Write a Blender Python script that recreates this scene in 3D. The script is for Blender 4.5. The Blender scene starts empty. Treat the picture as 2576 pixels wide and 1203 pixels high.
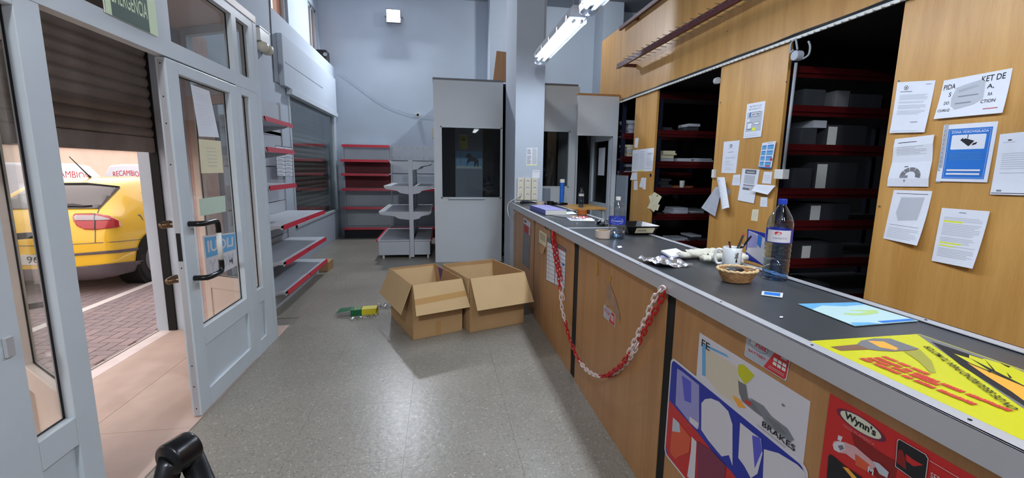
import bpy, bmesh, math, random
from math import sin, cos, pi, radians
from mathutils import Vector, Matrix, noise
random.seed(7)
SC = bpy.context.scene
COL = SC.collection
# ---------------------------------------------------------------- camera
V3 = Vector
W_, H_, F_ = 2576.0, 1203.0, 1112.1
CAM = V3((0, 0, 1.5))
yaw, pit, rol = 0.16365666, 0.15664631, 0.01324823
_f = V3((sin(yaw)*cos(pit), cos(yaw)*cos(pit), -sin(pit)))
_r = V3((cos(yaw), -sin(yaw), 0)); _u = _r.cross(_f)
RT = cos(rol)*_r + sin(rol)*_u
UP = -sin(rol)*_r + cos(rol)*_u
FW = _f
cd = bpy.data.cameras.new('camera'); cam = bpy.data.objects.new('camera', cd); COL.objects.link(cam)
cd.sensor_width = 36; cd.lens = F_/W_*36; cd.clip_start = .05; cd.clip_end = 200
cam.matrix_world = Matrix(((RT.x, UP.x, -FW.x, CAM.x), (RT.y, UP.y, -FW.y, CAM.y), (RT.z, UP.z, -FW.z, CAM.z), (0, 0, 0, 1)))
SC.camera = cam
# ---------------------------------------------------------------- world, exposure
SC.view_settings.view_transform = 'Standard'; SC.view_settings.look = 'None'
SC.view_settings.exposure = EXPOSURE = 0.0; SC.view_settings.gamma = 1.0; SC.view_settings.use_curve_mapping = False
wd = bpy.data.worlds.new('sky'); SC.world = wd; wd.use_nodes = True
bg = wd.node_tree.nodes['Background']; bg.inputs[0].default_value = (1.0, .90, .88, 1); bg.inputs[1].default_value = 2.1
SC.cycles.max_bounces = 10; SC.cycles.transparent_max_bounces = 16
TUBE_POWER = 52.0      # strength of the fluorescent tubes
LAMP_WATTS = 13.0      # light of each twin-tube lamp, from inside its housing
FLOOD_WATTS = 215.0
FRONT_FILL_WATTS = 215.0      # flood light added unseen behind the viewpoint, to even out the light

def ray(x, y): return RT*(x-W_/2) + UP*(H_/2-y) + FW*F_
def at(x, y, ax, v):
    """world point on the plane ax = v that the photograph shows at pixel x, y"""
    d = ray(x, y); i = 'XYZ'.index(ax); return CAM + d*((v-CAM[i])/d[i])
def atp(x, y, o, n):
    d = ray(x, y); return CAM + d*((o-CAM).dot(n)/d.dot(n))

# ---------------------------------------------------------------- materials
def s2l(c):
    return tuple((v/12.92 if v <= .04045 else ((v+.055)/1.055)**2.4) for v in (c[0]/255, c[1]/255, c[2]/255))
def mat(name, rgb, rough=.5, metal=0, var=.0, scale=8, bump=0, bscale=60, coat=0, emit=0, stretch=(1, 1, 1), alpha=1, spec=.5, trans=0, ior=1.45, detail=4):
    m = bpy.data.materials.new(name); m.use_nodes = True; nt = m.node_tree; b = nt.nodes['Principled BSDF']
    c = s2l(rgb); b.inputs['Base Color'].default_value = (*c, 1)
    b.inputs['Roughness'].default_value = rough; b.inputs['Metallic'].default_value = metal
    b.inputs['Coat Weight'].default_value = coat; b.inputs['Specular IOR Level'].default_value = spec
    b.inputs['Transmission Weight'].default_value = trans; b.inputs['IOR'].default_value = ior
    b.inputs['Alpha'].default_value = alpha
    if emit:
        b.inputs['Emission Color'].default_value = (*c, 1); b.inputs['Emission Strength'].default_value = emit
    if var or bump:
        tc = nt.nodes.new('ShaderNodeTexCoord'); mp = nt.nodes.new('ShaderNodeMapping'); mp.inputs['Scale'].default_value = stretch
        nt.links.new(tc.outputs['Object'], mp.inputs[0])
    if var:
        n = nt.nodes.new('ShaderNodeTexNoise'); n.inputs['Scale'].default_value = scale; n.inputs['Detail'].default_value = detail
        nt.links.new(mp.outputs[0], n.inputs['Vector'])
        r = nt.nodes.new('ShaderNodeValToRGB'); r.color_ramp.elements[0].position = .3; r.color_ramp.elements[1].position = .7
        r.color_ramp.elements[0].color = (*[max(0, v*(1-var)) for v in c], 1); r.color_ramp.elements[1].color = (*[min(1, v*(1+var)) for v in c], 1)
        nt.links.new(n.outputs['Fac'], r.inputs[0]); nt.links.new(r.outputs[0], b.inputs['Base Color'])
    if bump:
        n = nt.nodes.new('ShaderNodeTexNoise'); n.inputs['Scale'].default_value = bscale; n.inputs['Detail'].default_value = 3
        nt.links.new(mp.outputs[0], n.inputs['Vector'])
        bm = nt.nodes.new('ShaderNodeBump'); bm.inputs['Strength'].default_value = bump; bm.inputs['Distance'].default_value = .01
        nt.links.new(n.outputs['Fac'], bm.inputs['Height']); nt.links.new(bm.outputs[0], b.inputs['Normal'])
    return m
def wood(name, rgb, dark, rough=.38, sc=9):
    m = mat(name, rgb, rough); nt = m.node_tree; b = nt.nodes['Principled BSDF']
    tc = nt.nodes.new('ShaderNodeTexCoord'); mp = nt.nodes.new('ShaderNodeMapping'); mp.inputs['Scale'].default_value = (1, 1, .07)
    nt.links.new(tc.outputs['Object'], mp.inputs[0])
    n = nt.nodes.new('ShaderNodeTexNoise'); n.inputs['Scale'].default_value = sc; n.inputs['Detail'].default_value = 7; n.inputs['Roughness'].default_value = .62; n.inputs['Distortion'].default_value = .6
    n2 = nt.nodes.new('ShaderNodeTexNoise'); n2.inputs['Scale'].default_value = 170; n2.inputs['Detail'].default_value = 2
    nt.links.new(mp.outputs[0], n.inputs['Vector']); nt.links.new(mp.outputs[0], n2.inputs['Vector'])
    mx = nt.nodes.new('ShaderNodeMath'); mx.operation = 'MULTIPLY_ADD'; mx.inputs[1].default_value = .28
    nt.links.new(n2.outputs['Fac'], mx.inputs[0]); nt.links.new(n.outputs['Fac'], mx.inputs[2])
    r = nt.nodes.new('ShaderNodeValToRGB'); e = r.color_ramp.elements
    e[0].position = .42; e[1].position = .85; e[0].color = (*s2l(dark), 1); e[1].color = (*s2l(rgb), 1)
    nt.links.new(mx.outputs[0], r.inputs[0]); nt.links.new(r.outputs[0], b.inputs['Base Color'])
    return m
def glass(name, tint=(1, 1, 1), refl=1.0, rough=.02, ior=1.45):
    m = bpy.data.materials.new(name); m.use_nodes = True; nt = m.node_tree; nt.nodes.clear()
    o = nt.nodes.new('ShaderNodeOutputMaterial'); t = nt.nodes.new('ShaderNodeBsdfTransparent'); g = nt.nodes.new('ShaderNodeBsdfGlossy')
    t.inputs[0].default_value = (*tint, 1); g.inputs['Roughness'].default_value = rough
    fr = nt.nodes.new('ShaderNodeFresnel'); ge = nt.nodes.new('ShaderNodeNewGeometry'); mr = nt.nodes.new('ShaderNodeMapRange'); mr.inputs[3].default_value = ior; mr.inputs[4].default_value = 1/ior
    nt.links.new(ge.outputs['Backfacing'], mr.inputs[0]); nt.links.new(mr.outputs[0], fr.inputs[0])
    mu = nt.nodes.new('ShaderNodeMath'); mu.operation = 'MULTIPLY'; mu.inputs[1].default_value = refl; mu.use_clamp = True
    nt.links.new(fr.outputs[0], mu.inputs[0]); x = nt.nodes.new('ShaderNodeMixShader')
    nt.links.new(mu.outputs[0], x.inputs[0]); nt.links.new(t.outputs[0], x.inputs[1]); nt.links.new(g.outputs[0], x.inputs[2])
    nt.links.new(x.outputs[0], o.inputs[0]); return m
def backlit_sheet(name, rgb):
    m = mat(name, rgb, .9); nt = m.node_tree; t = nt.nodes.new('ShaderNodeBsdfTranslucent'); t.inputs[0].default_value = (*s2l(rgb), 1); x = nt.nodes.new('ShaderNodeMixShader'); x.inputs[0].default_value = .6
    nt.links.new(nt.nodes['Principled BSDF'].outputs[0], x.inputs[1]); nt.links.new(t.outputs[0], x.inputs[2]); nt.links.new(x.outputs[0], nt.nodes['Material Output'].inputs[0]); return m
def terrazzo(name):
    m = mat(name, (140, 134, 122), .28, spec=.26); nt = m.node_tree; b = nt.nodes['Principled BSDF']
    g = nt.nodes.new('ShaderNodeNewGeometry')
    v = nt.nodes.new('ShaderNodeTexVoronoi'); v.inputs['Scale'].default_value = 130; nt.links.new(g.outputs['Position'], v.inputs['Vector'])
    sp = nt.nodes.new('ShaderNodeSeparateColor'); nt.links.new(v.outputs['Color'], sp.inputs[0])
    r = nt.nodes.new('ShaderNodeValToRGB'); r.color_ramp.interpolation = 'CONSTANT'; e = r.color_ramp.elements
    e[0].position = 0; e[0].color = (*s2l((122, 117, 108)), 1); e[1].position = .05; e[1].color = (*s2l((142, 137, 126)), 1)
    for p, c in ((.35, (150, 143, 131)), (.6, (140, 135, 125)), (.82, (153, 148, 137)), (.975, (176, 172, 163))):
        k = e.new(p); k.color = (*s2l(c), 1)
    nt.links.new(sp.outputs[0], r.inputs[0])
    n = nt.nodes.new('ShaderNodeTexNoise'); n.inputs['Scale'].default_value = 1.3; n.inputs['Detail'].default_value = 5; nt.links.new(g.outputs['Position'], n.inputs['Vector'])
    r2 = nt.nodes.new('ShaderNodeValToRGB'); r2.color_ramp.elements[0].position = .3; r2.color_ramp.elements[1].position = .7
    r2.color_ramp.elements[0].color = (.78, .77, .76, 1); r2.color_ramp.elements[1].color = (1, 1, 1, 1); nt.links.new(n.outputs['Fac'], r2.inputs[0])
    mx = nt.nodes.new('ShaderNodeMix'); mx.data_type = 'RGBA'; mx.blend_type = 'MULTIPLY'; mx.inputs[0].default_value = 1
    nt.links.new(r.outputs[0], mx.inputs[6]); nt.links.new(r2.outputs[0], mx.inputs[7]); nt.links.new(mx.outputs[2], b.inputs['Base Color'])
    n3 = nt.nodes.new('ShaderNodeTexNoise'); n3.inputs['Scale'].default_value = 30; n3.inputs['Detail'].default_value = 4; nt.links.new(g.outputs['Position'], n3.inputs['Vector'])
    mr = nt.nodes.new('ShaderNodeMapRange'); mr.inputs[3].default_value = .25; mr.inputs[4].default_value = .38; nt.links.new(n3.outputs['Fac'], mr.inputs[0]); nt.links.new(mr.outputs[0], b.inputs['Roughness'])
    bm = nt.nodes.new('ShaderNodeBump'); bm.inputs['Strength'].default_value = .12; bm.inputs['Distance'].default_value = .01; nt.links.new(n3.outputs['Fac'], bm.inputs['Height']); nt.links.new(bm.outputs[0], b.inputs['Normal'])
    return m

M = dict(
    wall=mat('painted_wall', (180, 190, 201), .85, var=.03, scale=2, bump=.12, bscale=90),
    ceil=mat('ceiling_paint', (170, 172, 180), .9, var=.03, scale=2),
    terrazzo=terrazzo('terrazzo_tile'), grout=mat('grout', (120, 115, 107), .9),
    pvc=mat('white_pvc', (196, 205, 210), .32, var=.02, scale=5), pvcd=mat('daylit_beige_pvc', (205, 188, 175), .4),  # pvcd: on the bay frames, white PVC with warm daylight put into its colour
    gasket=mat('black_gasket', (14, 14, 15), .6), glass=glass('window_glass', (.95, .965, .965), .6), dglass=glass('tinted_glass', (.80, .86, .86), 1.3),
    white=mat('white_laminate', (200, 204, 206), .45, var=.02, scale=3), whitep=mat('white_plastic', (215, 215, 208), .35),
    cream=mat('cream_plastic', (212, 206, 186), .4), paper=mat('paper', (222, 225, 232), .8, var=.02, scale=20), paper2=mat('cream_paper', (222, 214, 180), .8, var=.03),
    greyp=mat('grey_paper', (170, 174, 182), .8, var=.1, scale=12), wood=wood('beech_laminate', (202, 154, 86), (178, 128, 62)), woodd=wood('brown_laminate', (184, 136, 88), (160, 114, 68), .42),
    black=mat('black_plastic', (13, 13, 15), .28), matt=mat('matt_black', (12, 12, 13), .8), top=mat('dark_counter_top', (62, 65, 68), .33, var=.12, scale=3),
    alu=mat('aluminium_edge', (190, 192, 196), .38, metal=.35), steel=mat('steel', (150, 152, 155), .3, metal=1), shelf=mat('shelf_enamel', (186, 190, 196), .45, var=.03, scale=6),
    red=mat('red_strip', (196, 44, 62), .35), dred=mat('dark_red_enamel', (76, 16, 18), .35, var=.1, scale=6), redpanel=mat('dark_red_panel', (110, 24, 30), .5, var=.1, scale=3),
    navy=mat('navy_upright', (16, 20, 44), .5), greybox=mat('grey_carton', (52, 54, 58), .8, var=.12), card=mat('cardboard', (178, 142, 98), .85, var=.06, scale=4, bump=.05, bscale=40),
    cardi=mat('cardboard_inside', (192, 162, 118), .85, var=.04, scale=4), tape=mat('packing_tape', (178, 138, 86), .25), shut=mat('steel_shutter', (142, 130, 122), .5, metal=.4, var=.15, scale=7, bump=.1, bscale=30),
    stone=mat('rendered_stone', (206, 176, 166), .9, var=.10, scale=14, bump=.35, bscale=45), kerb=mat('threshold_paint', (226, 212, 208), .7, var=.06, scale=9), thr=mat('threshold_slab', (196, 172, 158), .6, var=.06, scale=7),
    paver=mat('grey_paver', (150, 136, 138), .9, var=.08, scale=9, bump=.2), paver2=mat('warm_paver', (158, 142, 142), .9, var=.08, scale=9, bump=.2), sand=mat('joint_sand', (196, 184, 176), .95), line=mat('road_paint', (232, 226, 222), .7),
    yellow=mat('yellow_car_paint', (246, 196, 36), .25, coat=.7), whitecar=mat('white_car_paint', (222, 226, 236), .3, coat=.5), dglasscar=mat('car_glass', (96, 92, 92), .08, spec=.9), taill=mat('tail_lamp_red', (176, 14, 22), .12, coat=.8),
    tailc=mat('tail_lamp_clear', (170, 160, 164), .12, coat=.8), bump_=mat('bumper_grey', (98, 88, 92), .6), tyre=mat('tyre_rubber', (34, 32, 34), .8), hub=mat('wheel_hub', (120, 120, 124), .4, metal=.5),
    facade=mat('beige_facade', (226, 208, 192), .9, var=.04, scale=3), pinkf=mat('pink_dado', (200, 160, 146), .9, var=.05, scale=3), green=mat('dark_green_sign', (10, 62, 38), .45), glow=mat('pale_green_letters', (206, 224, 186), .5),
    ink=mat('black_ink', (26, 26, 30), .7), grey=mat('grey_ink', (128, 132, 140), .8), lgrey=mat('light_grey_ink', (182, 186, 192), .8), hl=mat('yellow_highlighter', (226, 232, 60), .7), inkred=mat('red_ink', (196, 46, 50), .6),
    blue=mat('sign_blue', (34, 112, 196), .45), sky=mat('light_blue_print', (100, 164, 206), .45), lsky=mat('pale_sky_print', (176, 204, 204), .45), pblue=mat('deep_blue_print', (26, 44, 150), .4), pred=mat('red_print', (190, 34, 34), .4),
    pyel=mat('yellow_print', (192, 190, 30), .4), porange=mat('orange_print', (236, 160, 58), .45), offw=mat('offwhite_print', (206, 202, 206), .45), lilac=mat('lilac_print', (146, 144, 194), .5), pgreen=mat('pale_green_print', (170, 196, 120), .5), mgrey=mat('mid_grey_print', (110, 110, 112), .5),
    water=mat('water', (235, 245, 255), .0, trans=1, ior=1.2), pet=glass('clear_pet', (.95, .97, .98), 2.2, .05), petb=glass('blue_pet', (.66, .79, .96), 2.2, .05), wlight=glass('water_tint', (.72, .86, .98), 2.0, .03),
    bcap=mat('blue_cap', (26, 60, 170), .35), lblue=mat('label_blue', (36, 60, 166), .4), clearp=glass('clear_film', (.93, .94, .96), 5.0, .12, 1.5), foil=mat('foil', (190, 190, 196), .25, metal=.8),
    cloth=mat('cotton', (206, 202, 186), .95, var=.05, scale=30), wick=mat('wicker', (172, 128, 82), .8, var=.25, scale=60, bump=.6, bscale=120), ceramic=mat('white_ceramic', (218, 222, 222), .15, coat=.4),
    tubee=mat('lit_tube', (226, 238, 255), .5, emit=TUBE_POWER), flood=mat('lit_flood_panel', (236, 242, 255), .5, emit=40), clear=glass('clear_diffuser', (.86, .90, .95), 1.6, .1), chr=mat('red_chain', (186, 26, 26), .4), chw=mat('white_chain', (226, 206, 200), .4),
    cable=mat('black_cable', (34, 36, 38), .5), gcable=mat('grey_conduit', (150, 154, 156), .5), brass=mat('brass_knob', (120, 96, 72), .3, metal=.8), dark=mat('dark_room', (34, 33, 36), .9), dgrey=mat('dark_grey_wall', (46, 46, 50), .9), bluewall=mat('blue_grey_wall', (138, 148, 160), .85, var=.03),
    lgreen=mat('pale_green_note', (190, 208, 190), .8), cardg=mat('green_carton', (10, 92, 50), .5), cardy=mat('yellow_carton', (206, 190, 40), .5), speakerm=mat('speaker_black', (22, 24, 28), .6), tapew=mat('brown_tape_side', (170, 92, 40), .35), tapec=mat('clear_tape_side', (196, 178, 162), .3),
    backlit_sheet=backlit_sheet('beige_backlit_sheet', (222, 186, 160)),
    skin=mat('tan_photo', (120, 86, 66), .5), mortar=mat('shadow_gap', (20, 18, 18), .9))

# ---------------------------------------------------------------- geometry
class G:
    def __init__(s): s.v = []; s.f = []; s.m = []
    def quad(s, *p, m=0):
        i = len(s.v); s.v += [tuple(q) for q in p]; s.f.append(tuple(range(i, i+len(p)))); s.m.append(m)
    def box(s, x0, y0, z0, x1, y1, z1, m=0): s.obox(V3((x0, y0, z0)), V3((x1-x0, 0, 0)), V3((0, y1-y0, 0)), V3((0, 0, z1-z0)), m); return s
    def obox(s, o, u, v, w, m=0):
        o, u, v, w = V3(o), V3(u), V3(v), V3(w)
        if u.cross(v).dot(w) < 0: u, v = v, u
        i = len(s.v); s.v += [tuple(q) for q in (o, o+u, o+u+v, o+v, o+w, o+u+w, o+u+v+w, o+v+w)]
        s.f += [tuple(i+k for k in q) for q in ((0, 3, 2, 1), (4, 5, 6, 7), (0, 1, 5, 4), (1, 2, 6, 5), (2, 3, 7, 6), (3, 0, 4, 7))]; s.m += [m]*6; return s
    def prism(s, pts, w, m=0):
        pts = [V3(p) for p in pts]; w = V3(w); n = len(pts); i = len(s.v)
        nn = V3((0, 0, 0))
        for k in range(n): nn += pts[k].cross(pts[(k+1) % n])
        if nn.dot(w) < 0: pts.reverse()
        s.v += [tuple(p) for p in pts] + [tuple(p+w) for p in pts]
        s.f.append(tuple(i+n-1-k for k in range(n))); s.f.append(tuple(i+n+k for k in range(n))); s.m += [m, m]
        for k in range(n): s.f.append((i+k, i+(k+1) % n, i+n+(k+1) % n, i+n+k)); s.m.append(m)
        return s
    def tube(s, pts, r, n=8, m=0, caps=True, closed=False):
        pts = [V3(p) for p in pts]; N = len(pts); rs = r if isinstance(r, (list, tuple)) else [r]*N
        i0 = len(s.v); prev = None
        for k, p in enumerate(pts):
            if closed: t = pts[(k+1) % N]-pts[k-1]
            else: t = pts[min(k+1, N-1)]-pts[max(k-1, 0)]
            t.normalize()
            if prev is None:
                a = V3((0, 0, 1)) if abs(t.z) < .9 else V3((1, 0, 0)); a = (a-t*a.dot(t)).normalized()
            else: a = (prev-t*prev.dot(t)).normalized()
            prev = a; b = t.cross(a)
            s.v += [tuple(p+(a*cos(2*pi*j/n)+b*sin(2*pi*j/n))*rs[k]) for j in range(n)]
        for k in range(N if closed else N-1):
            k2 = (k+1) % N
            for j in range(n):
                s.f.append((i0+k*n+j, i0+k*n+(j+1) % n, i0+k2*n+(j+1) % n, i0+k2*n+j)); s.m.append(m)
        if caps and not closed:
            s.f.append(tuple(i0+n-1-j for j in range(n))); s.f.append(tuple(i0+(N-1)*n+j for j in range(n))); s.m += [m, m]
        return s
    def cyl(s, a, b, r, r2=None, n=20, m=0): return s.tube([a, b], [r, r if r2 is None else r2], n, m)
    def lathe(s, c, prof, n=28, m=0, close=False):
        """prof = list of (radius, z); revolved about the vertical through c"""
        i0 = len(s.v); N = len(prof)
        for r, z in prof: s.v += [(c[0]+r*cos(2*pi*j/n), c[1]+r*sin(2*pi*j/n), c[2]+z) for j in range(n)]
        for k in range(N-1):
            for j in range(n): s.f.append((i0+k*n+j, i0+k*n+(j+1) % n, i0+(k+1)*n+(j+1) % n, i0+(k+1)*n+j)); s.m.append(m)
        if close:
            s.f.append(tuple(i0+n-1-j for j in range(n))); s.f.append(tuple(i0+(N-1)*n+j for j in range(n))); s.m += [m, m]
        return s
    def grid(s, fn, nu, nv, m=0):
        i0 = len(s.v)
        for a in range(nu+1):
            for b in range(nv+1): s.v.append(tuple(fn(a/nu, b/nv)))
        for a in range(nu):
            for b in range(nv): s.f.append((i0+a*(nv+1)+b, i0+(a+1)*(nv+1)+b, i0+(a+1)*(nv+1)+b+1, i0+a*(nv+1)+b+1)); s.m.append(m)
        return s
    def done(s, name, mats, parent=None, smooth=False, bevel=0, subsurf=0, solid=0):
        if not isinstance(mats, (list, tuple)): mats = [mats]
        off = V3((0, 0, 0))
        if parent is None and s.v:
            xs = [v[0] for v in s.v]; ys = [v[1] for v in s.v]; zs = [v[2] for v in s.v]
            off = V3(((min(xs)+max(xs))/2, (min(ys)+max(ys))/2, min(zs)))
        elif parent is not None: off = V3(parent['org'])
        me = bpy.data.meshes.new(name); me.from_pydata([(v[0]-off.x, v[1]-off.y, v[2]-off.z) for v in s.v], [], s.f)
        for q in mats: me.materials.append(M[q] if isinstance(q, str) else q)
        me.polygons.foreach_set('material_index', s.m)
        if smooth: me.polygons.foreach_set('use_smooth', [True]*len(me.polygons))
        me.update()
        o = bpy.data.objects.new(name, me); COL.objects.link(o)
        if parent is None: o.location = off; o['org'] = tuple(off)
        else: o.parent = parent; o['org'] = tuple(off)
        if solid:
            q = o.modifiers.new('s', 'SOLIDIFY'); q.thickness = solid; q.offset = 0
        if bevel:
            q = o.modifiers.new('b', 'BEVEL'); q.width = bevel; q.segments = 2; q.limit_method = 'ANGLE'; q.angle_limit = radians(40)
        if subsurf:
            q = o.modifiers.new('u', 'SUBSURF'); q.levels = subsurf; q.render_levels = subsurf
        return o
def tag(o, label, cat, group=None):
    o['label'] = label; o['category'] = cat
    if group: o['group'] = group
    return o
def thing(name, label, cat, loc, group=None):
    o = bpy.data.objects.new(name, None); COL.objects.link(o); o.location = loc; o['org'] = tuple(loc); o.empty_display_size = .1
    return tag(o, label, cat, group)
def struct(o, label=None):
    o['kind'] = 'structure'
    if label: o['label'] = label
    return o
def bx(name, b, m, parent=None, bevel=0):
    return G().box(*b).done(name, m, parent, bevel=bevel)
_tc = {}
def textmesh(st, bold=0.0):
    k = (st, bold)
    if k not in _tc:
        cu = bpy.data.curves.new('t', 'FONT'); cu.body = st; cu.size = 1; cu.offset = bold; cu.resolution_u = 3
        ob = bpy.data.objects.new('t', cu); COL.objects.link(ob)
        me = bpy.data.meshes.new_from_object(ob); vs = [(v.co.x, v.co.y) for v in me.vertices]; fs = [tuple(p.vertices) for p in me.polygons]
        bpy.data.objects.remove(ob); bpy.data.meshes.remove(me); bpy.data.curves.remove(cu)
        x0 = min(v[0] for v in vs); x1 = max(v[0] for v in vs); y0 = min(v[1] for v in vs); y1 = max(v[1] for v in vs)
        _tc[k] = ([((v[0]-x0)/(x1-x0), (v[1]-y0)/(y1-y0)) for v in vs], fs, (x1-x0)/(y1-y0))
    return _tc[k]
class Deco:
    """flat print on a surface S(s, t, h): s, t run 0..1 (t upwards), h is the height over it; cut = follow a curled sheet"""
    def __init__(d, S, h0=.0008, cut=0): d.S = S; d.g = G(); d.mats = []; d.h = h0; d.k = 0; d.cut = cut
    def mi(d, m):
        if m not in d.mats: d.mats.append(m)
        return d.mats.index(m)
    def eps(d): d.k += 1; return d.h + d.k*.00012
    def poly(d, pts, m):
        h = d.eps(); d.g.quad(*[(a, b, h) for a, b in pts], m=d.mi(m)); return d
    def rect(d, s0, t0, s1, t1, m, n=1):
        h = d.eps(); i = d.mi(m)
        for k in range(n):
            a = s0+(s1-s0)*k/n; b = s0+(s1-s0)*(k+1)/n; d.g.quad((a, t0, h), (b, t0, h), (b, t1, h), (a, t1, h), m=i)
        return d
    def ell(d, s, t, rs, rt, m, n=24): return d.poly([(s+rs*cos(2*pi*k/n), t+rt*sin(2*pi*k/n)) for k in range(n)], m)
    def rrect(d, s0, t0, s1, t1, rs, rt, m):
        p = []
        for cx, cy, a in ((s1-rs, t1-rt, 0), (s0+rs, t1-rt, pi/2), (s0+rs, t0+rt, pi), (s1-rs, t0+rt, 3*pi/2)):
            p += [(cx+rs*cos(a+pi/2*k/4), cy+rt*sin(a+pi/2*k/4)) for k in range(5)]
        return d.poly(p, m)
    def text(d, st, s0, t0, s1, t1, m, bold=0):
        vs, fs, _ = textmesh(st, bold); h = d.eps(); i0 = len(d.g.v); i = d.mi(m)
        for a, b in vs: d.g.v.append((s0+(s1-s0)*a, t0+(t1-t0)*b, h))
        for f in fs: d.g.f.append(tuple(i0+k for k in f)); d.g.m.append(i)
        return d
    def lines(d, s0, s1, t0, t1, n, m='lgrey', th=.4, seed=1, ragged=.3):
        rr = random.Random(seed); dt = (t1-t0)/n; i = d.mi(m); h = d.eps()
        for k in range(n):
            e = s1-(s1-s0)*ragged*rr.random() if rr.random() < .5 else s1
            if rr.random() < .08: continue
            a, b = t0+dt*k, t0+dt*(k+th); d.g.quad((s0, a, h), (e, a, h), (e, b, h), (s0, b, h), m=i)
        return d
    def done(d, parent, name='print'):
        if d.cut:
            me = bpy.data.meshes.new('c'); me.from_pydata(d.g.v, [], d.g.f); me.polygons.foreach_set('material_index', d.g.m)
            bm = bmesh.new(); bm.from_mesh(me); bpy.data.meshes.remove(me)
            for ax in ((1, 0, 0), (0, 1, 0)):
                for k in range(1, d.cut):
                    bmesh.ops.bisect_plane(bm, geom=bm.verts[:]+bm.edges[:]+bm.faces[:], dist=1e-7, plane_co=V3(ax)*k/d.cut, plane_no=ax)
            bm.verts.index_update(); d.g.v = [tuple(v.co) for v in bm.verts]; d.g.f = [tuple(v.index for v in f.verts) for f in bm.faces]; d.g.m = [f.material_index for f in bm.faces]; bm.free()
        d.g.v = [tuple(d.S(a, b, h)) for a, b, h in d.g.v]
        o = d.g.done(name, d.mats, parent); return o
def bil(c, n=None, curl=None, off=.0006):
    """surface through four corners TL, TR, BR, BL"""
    TL, TR, BR, BL = [V3(p) for p in c]
    nn = (TR-TL).cross(TL-BL).normalized() if n is None else V3(n)
    def S(s, t, h=0):
        p = (BL*(1-s)+BR*s)*(1-t)+(TL*(1-s)+TR*s)*t
        return p+nn*(off+h+(curl(s, t) if curl else 0))
    return S
def sheet(name, corners, m, label=None, cat=None, group=None, parent=None, n=None, curl=None, th=.0004, off=.0008, nu=1, deco=None, loc=None):
    """a sheet of paper or a sticker, with its print as a child"""
    S = bil(corners, n, curl, off); g = G()
    if curl is None: nu = 1
    elif nu == 1: nu = 6
    g.grid(lambda a, b: S(a, b, 0), nu, nu); g.grid(lambda a, b: S(1-a, b, -th), nu, nu)
    a0 = (nu+1)**2
    idx = lambda a, b: a*(nu+1)+b
    for k in range(nu):
        for (p, q) in (((k, 0), (k+1, 0)), ((nu, k), (nu, k+1)), ((nu-k, nu), (nu-k-1, nu)), ((0, nu-k), (0, nu-k-1))):
            g.f.append((idx(*q), idx(*p), a0+idx(nu-p[0], p[1]), a0+idx(nu-q[0], q[1]))); g.m.append(0)
    o = g.done(name, m, parent)
    if label: tag(o, label, cat, group)
    if deco:
        d = Deco(S, .0003, nu if nu > 1 else 0); deco(d); d.done(o)
    return o
def pxq(pts, ax, v): return [at(x, y, ax, v) for x, y in pts]
def spline(pts, k=6):
    pts = [V3(p) for p in pts]; out = []
    for i in range(len(pts)-1):
        p0 = pts[max(i-1, 0)]; p1 = pts[i]; p2 = pts[i+1]; p3 = pts[min(i+2, len(pts)-1)]
        for j in range(k):
            t = j/k; out.append(.5*((2*p1)+(p2-p0)*t+(2*p0-5*p1+4*p2-p3)*t*t+(3*p1-p0-3*p2+p3)*t**3))
    return out+[pts[-1]]
# ================================================================ SETTING
XW, XO, YB, ZC, XP = -2.15, -2.55, 10.15, 5.05, 2.68     # left wall inside / outside, back wall, ceiling, storage front
FX = -1.424                                              # glazed entrance bay
# left wall, built round the entrance bay, the display window and two high windows
g = G()
g.box(XO, -3, 0, XW, .95, ZC); g.box(XO, .95, 2.62, XW, 4.32, ZC); g.box(XO, 4.32, 0, XW, 6.62, ZC)
g.box(XO, 6.62, 0, XW, 7.085, 3.56); g.box(XO, 7.085, 0, XW, 9.95, .575); g.box(XO, 7.085, 2.57, XW, 9.95, 3.56); g.box(XO, 9.95, 0, XW, YB, 3.56)
for y0, y1 in ((6.62, 6.95), (8.2, 9.42), (10.06, YB)): g.box(XO-.1, y0, 3.56, -2.4, y1, ZC)
g.box(XO-.1, 6.62, 3.56, -2.4, YB, 3.62); g.box(XO-.1, 6.95, 4.62, -2.4, 8.2, ZC); g.box(XO-.1, 9.42, 4.6, -2.4, 10.06, ZC)
struct(g.done('wall_left', 'wall'))
g = G().box(-2.7, YB, 0, 7, YB+.2, ZC); struct(g.done('wall_back', 'wall'))
struct(bx('wall_front', (-2.55, -3.2, 0, 7, -3, ZC), 'wall'))
struct(bx('wall_right', (6.0, -3, 0, 6.2, YB, ZC), 'dgrey'))
struct(bx('ceiling', (-2.7, -3.2, ZC, 7, YB+.2, ZC+.15), 'ceil'))
# pilasters on the back wall and the free column by the counter end
struct(bx('trim_1', (1.07, 9.65, 0, 1.6, YB, ZC), 'wall')); struct(bx('trim_2', (3.5, 9.6, 0, 3.95, YB, ZC), 'wall'))
col_ = struct(G().box(1.0, 5.9, 0, 1.385, 6.8, ZC).done('wall_column', 'wall')); col_['label'] = 'white square column at the far end of the counter'
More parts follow.
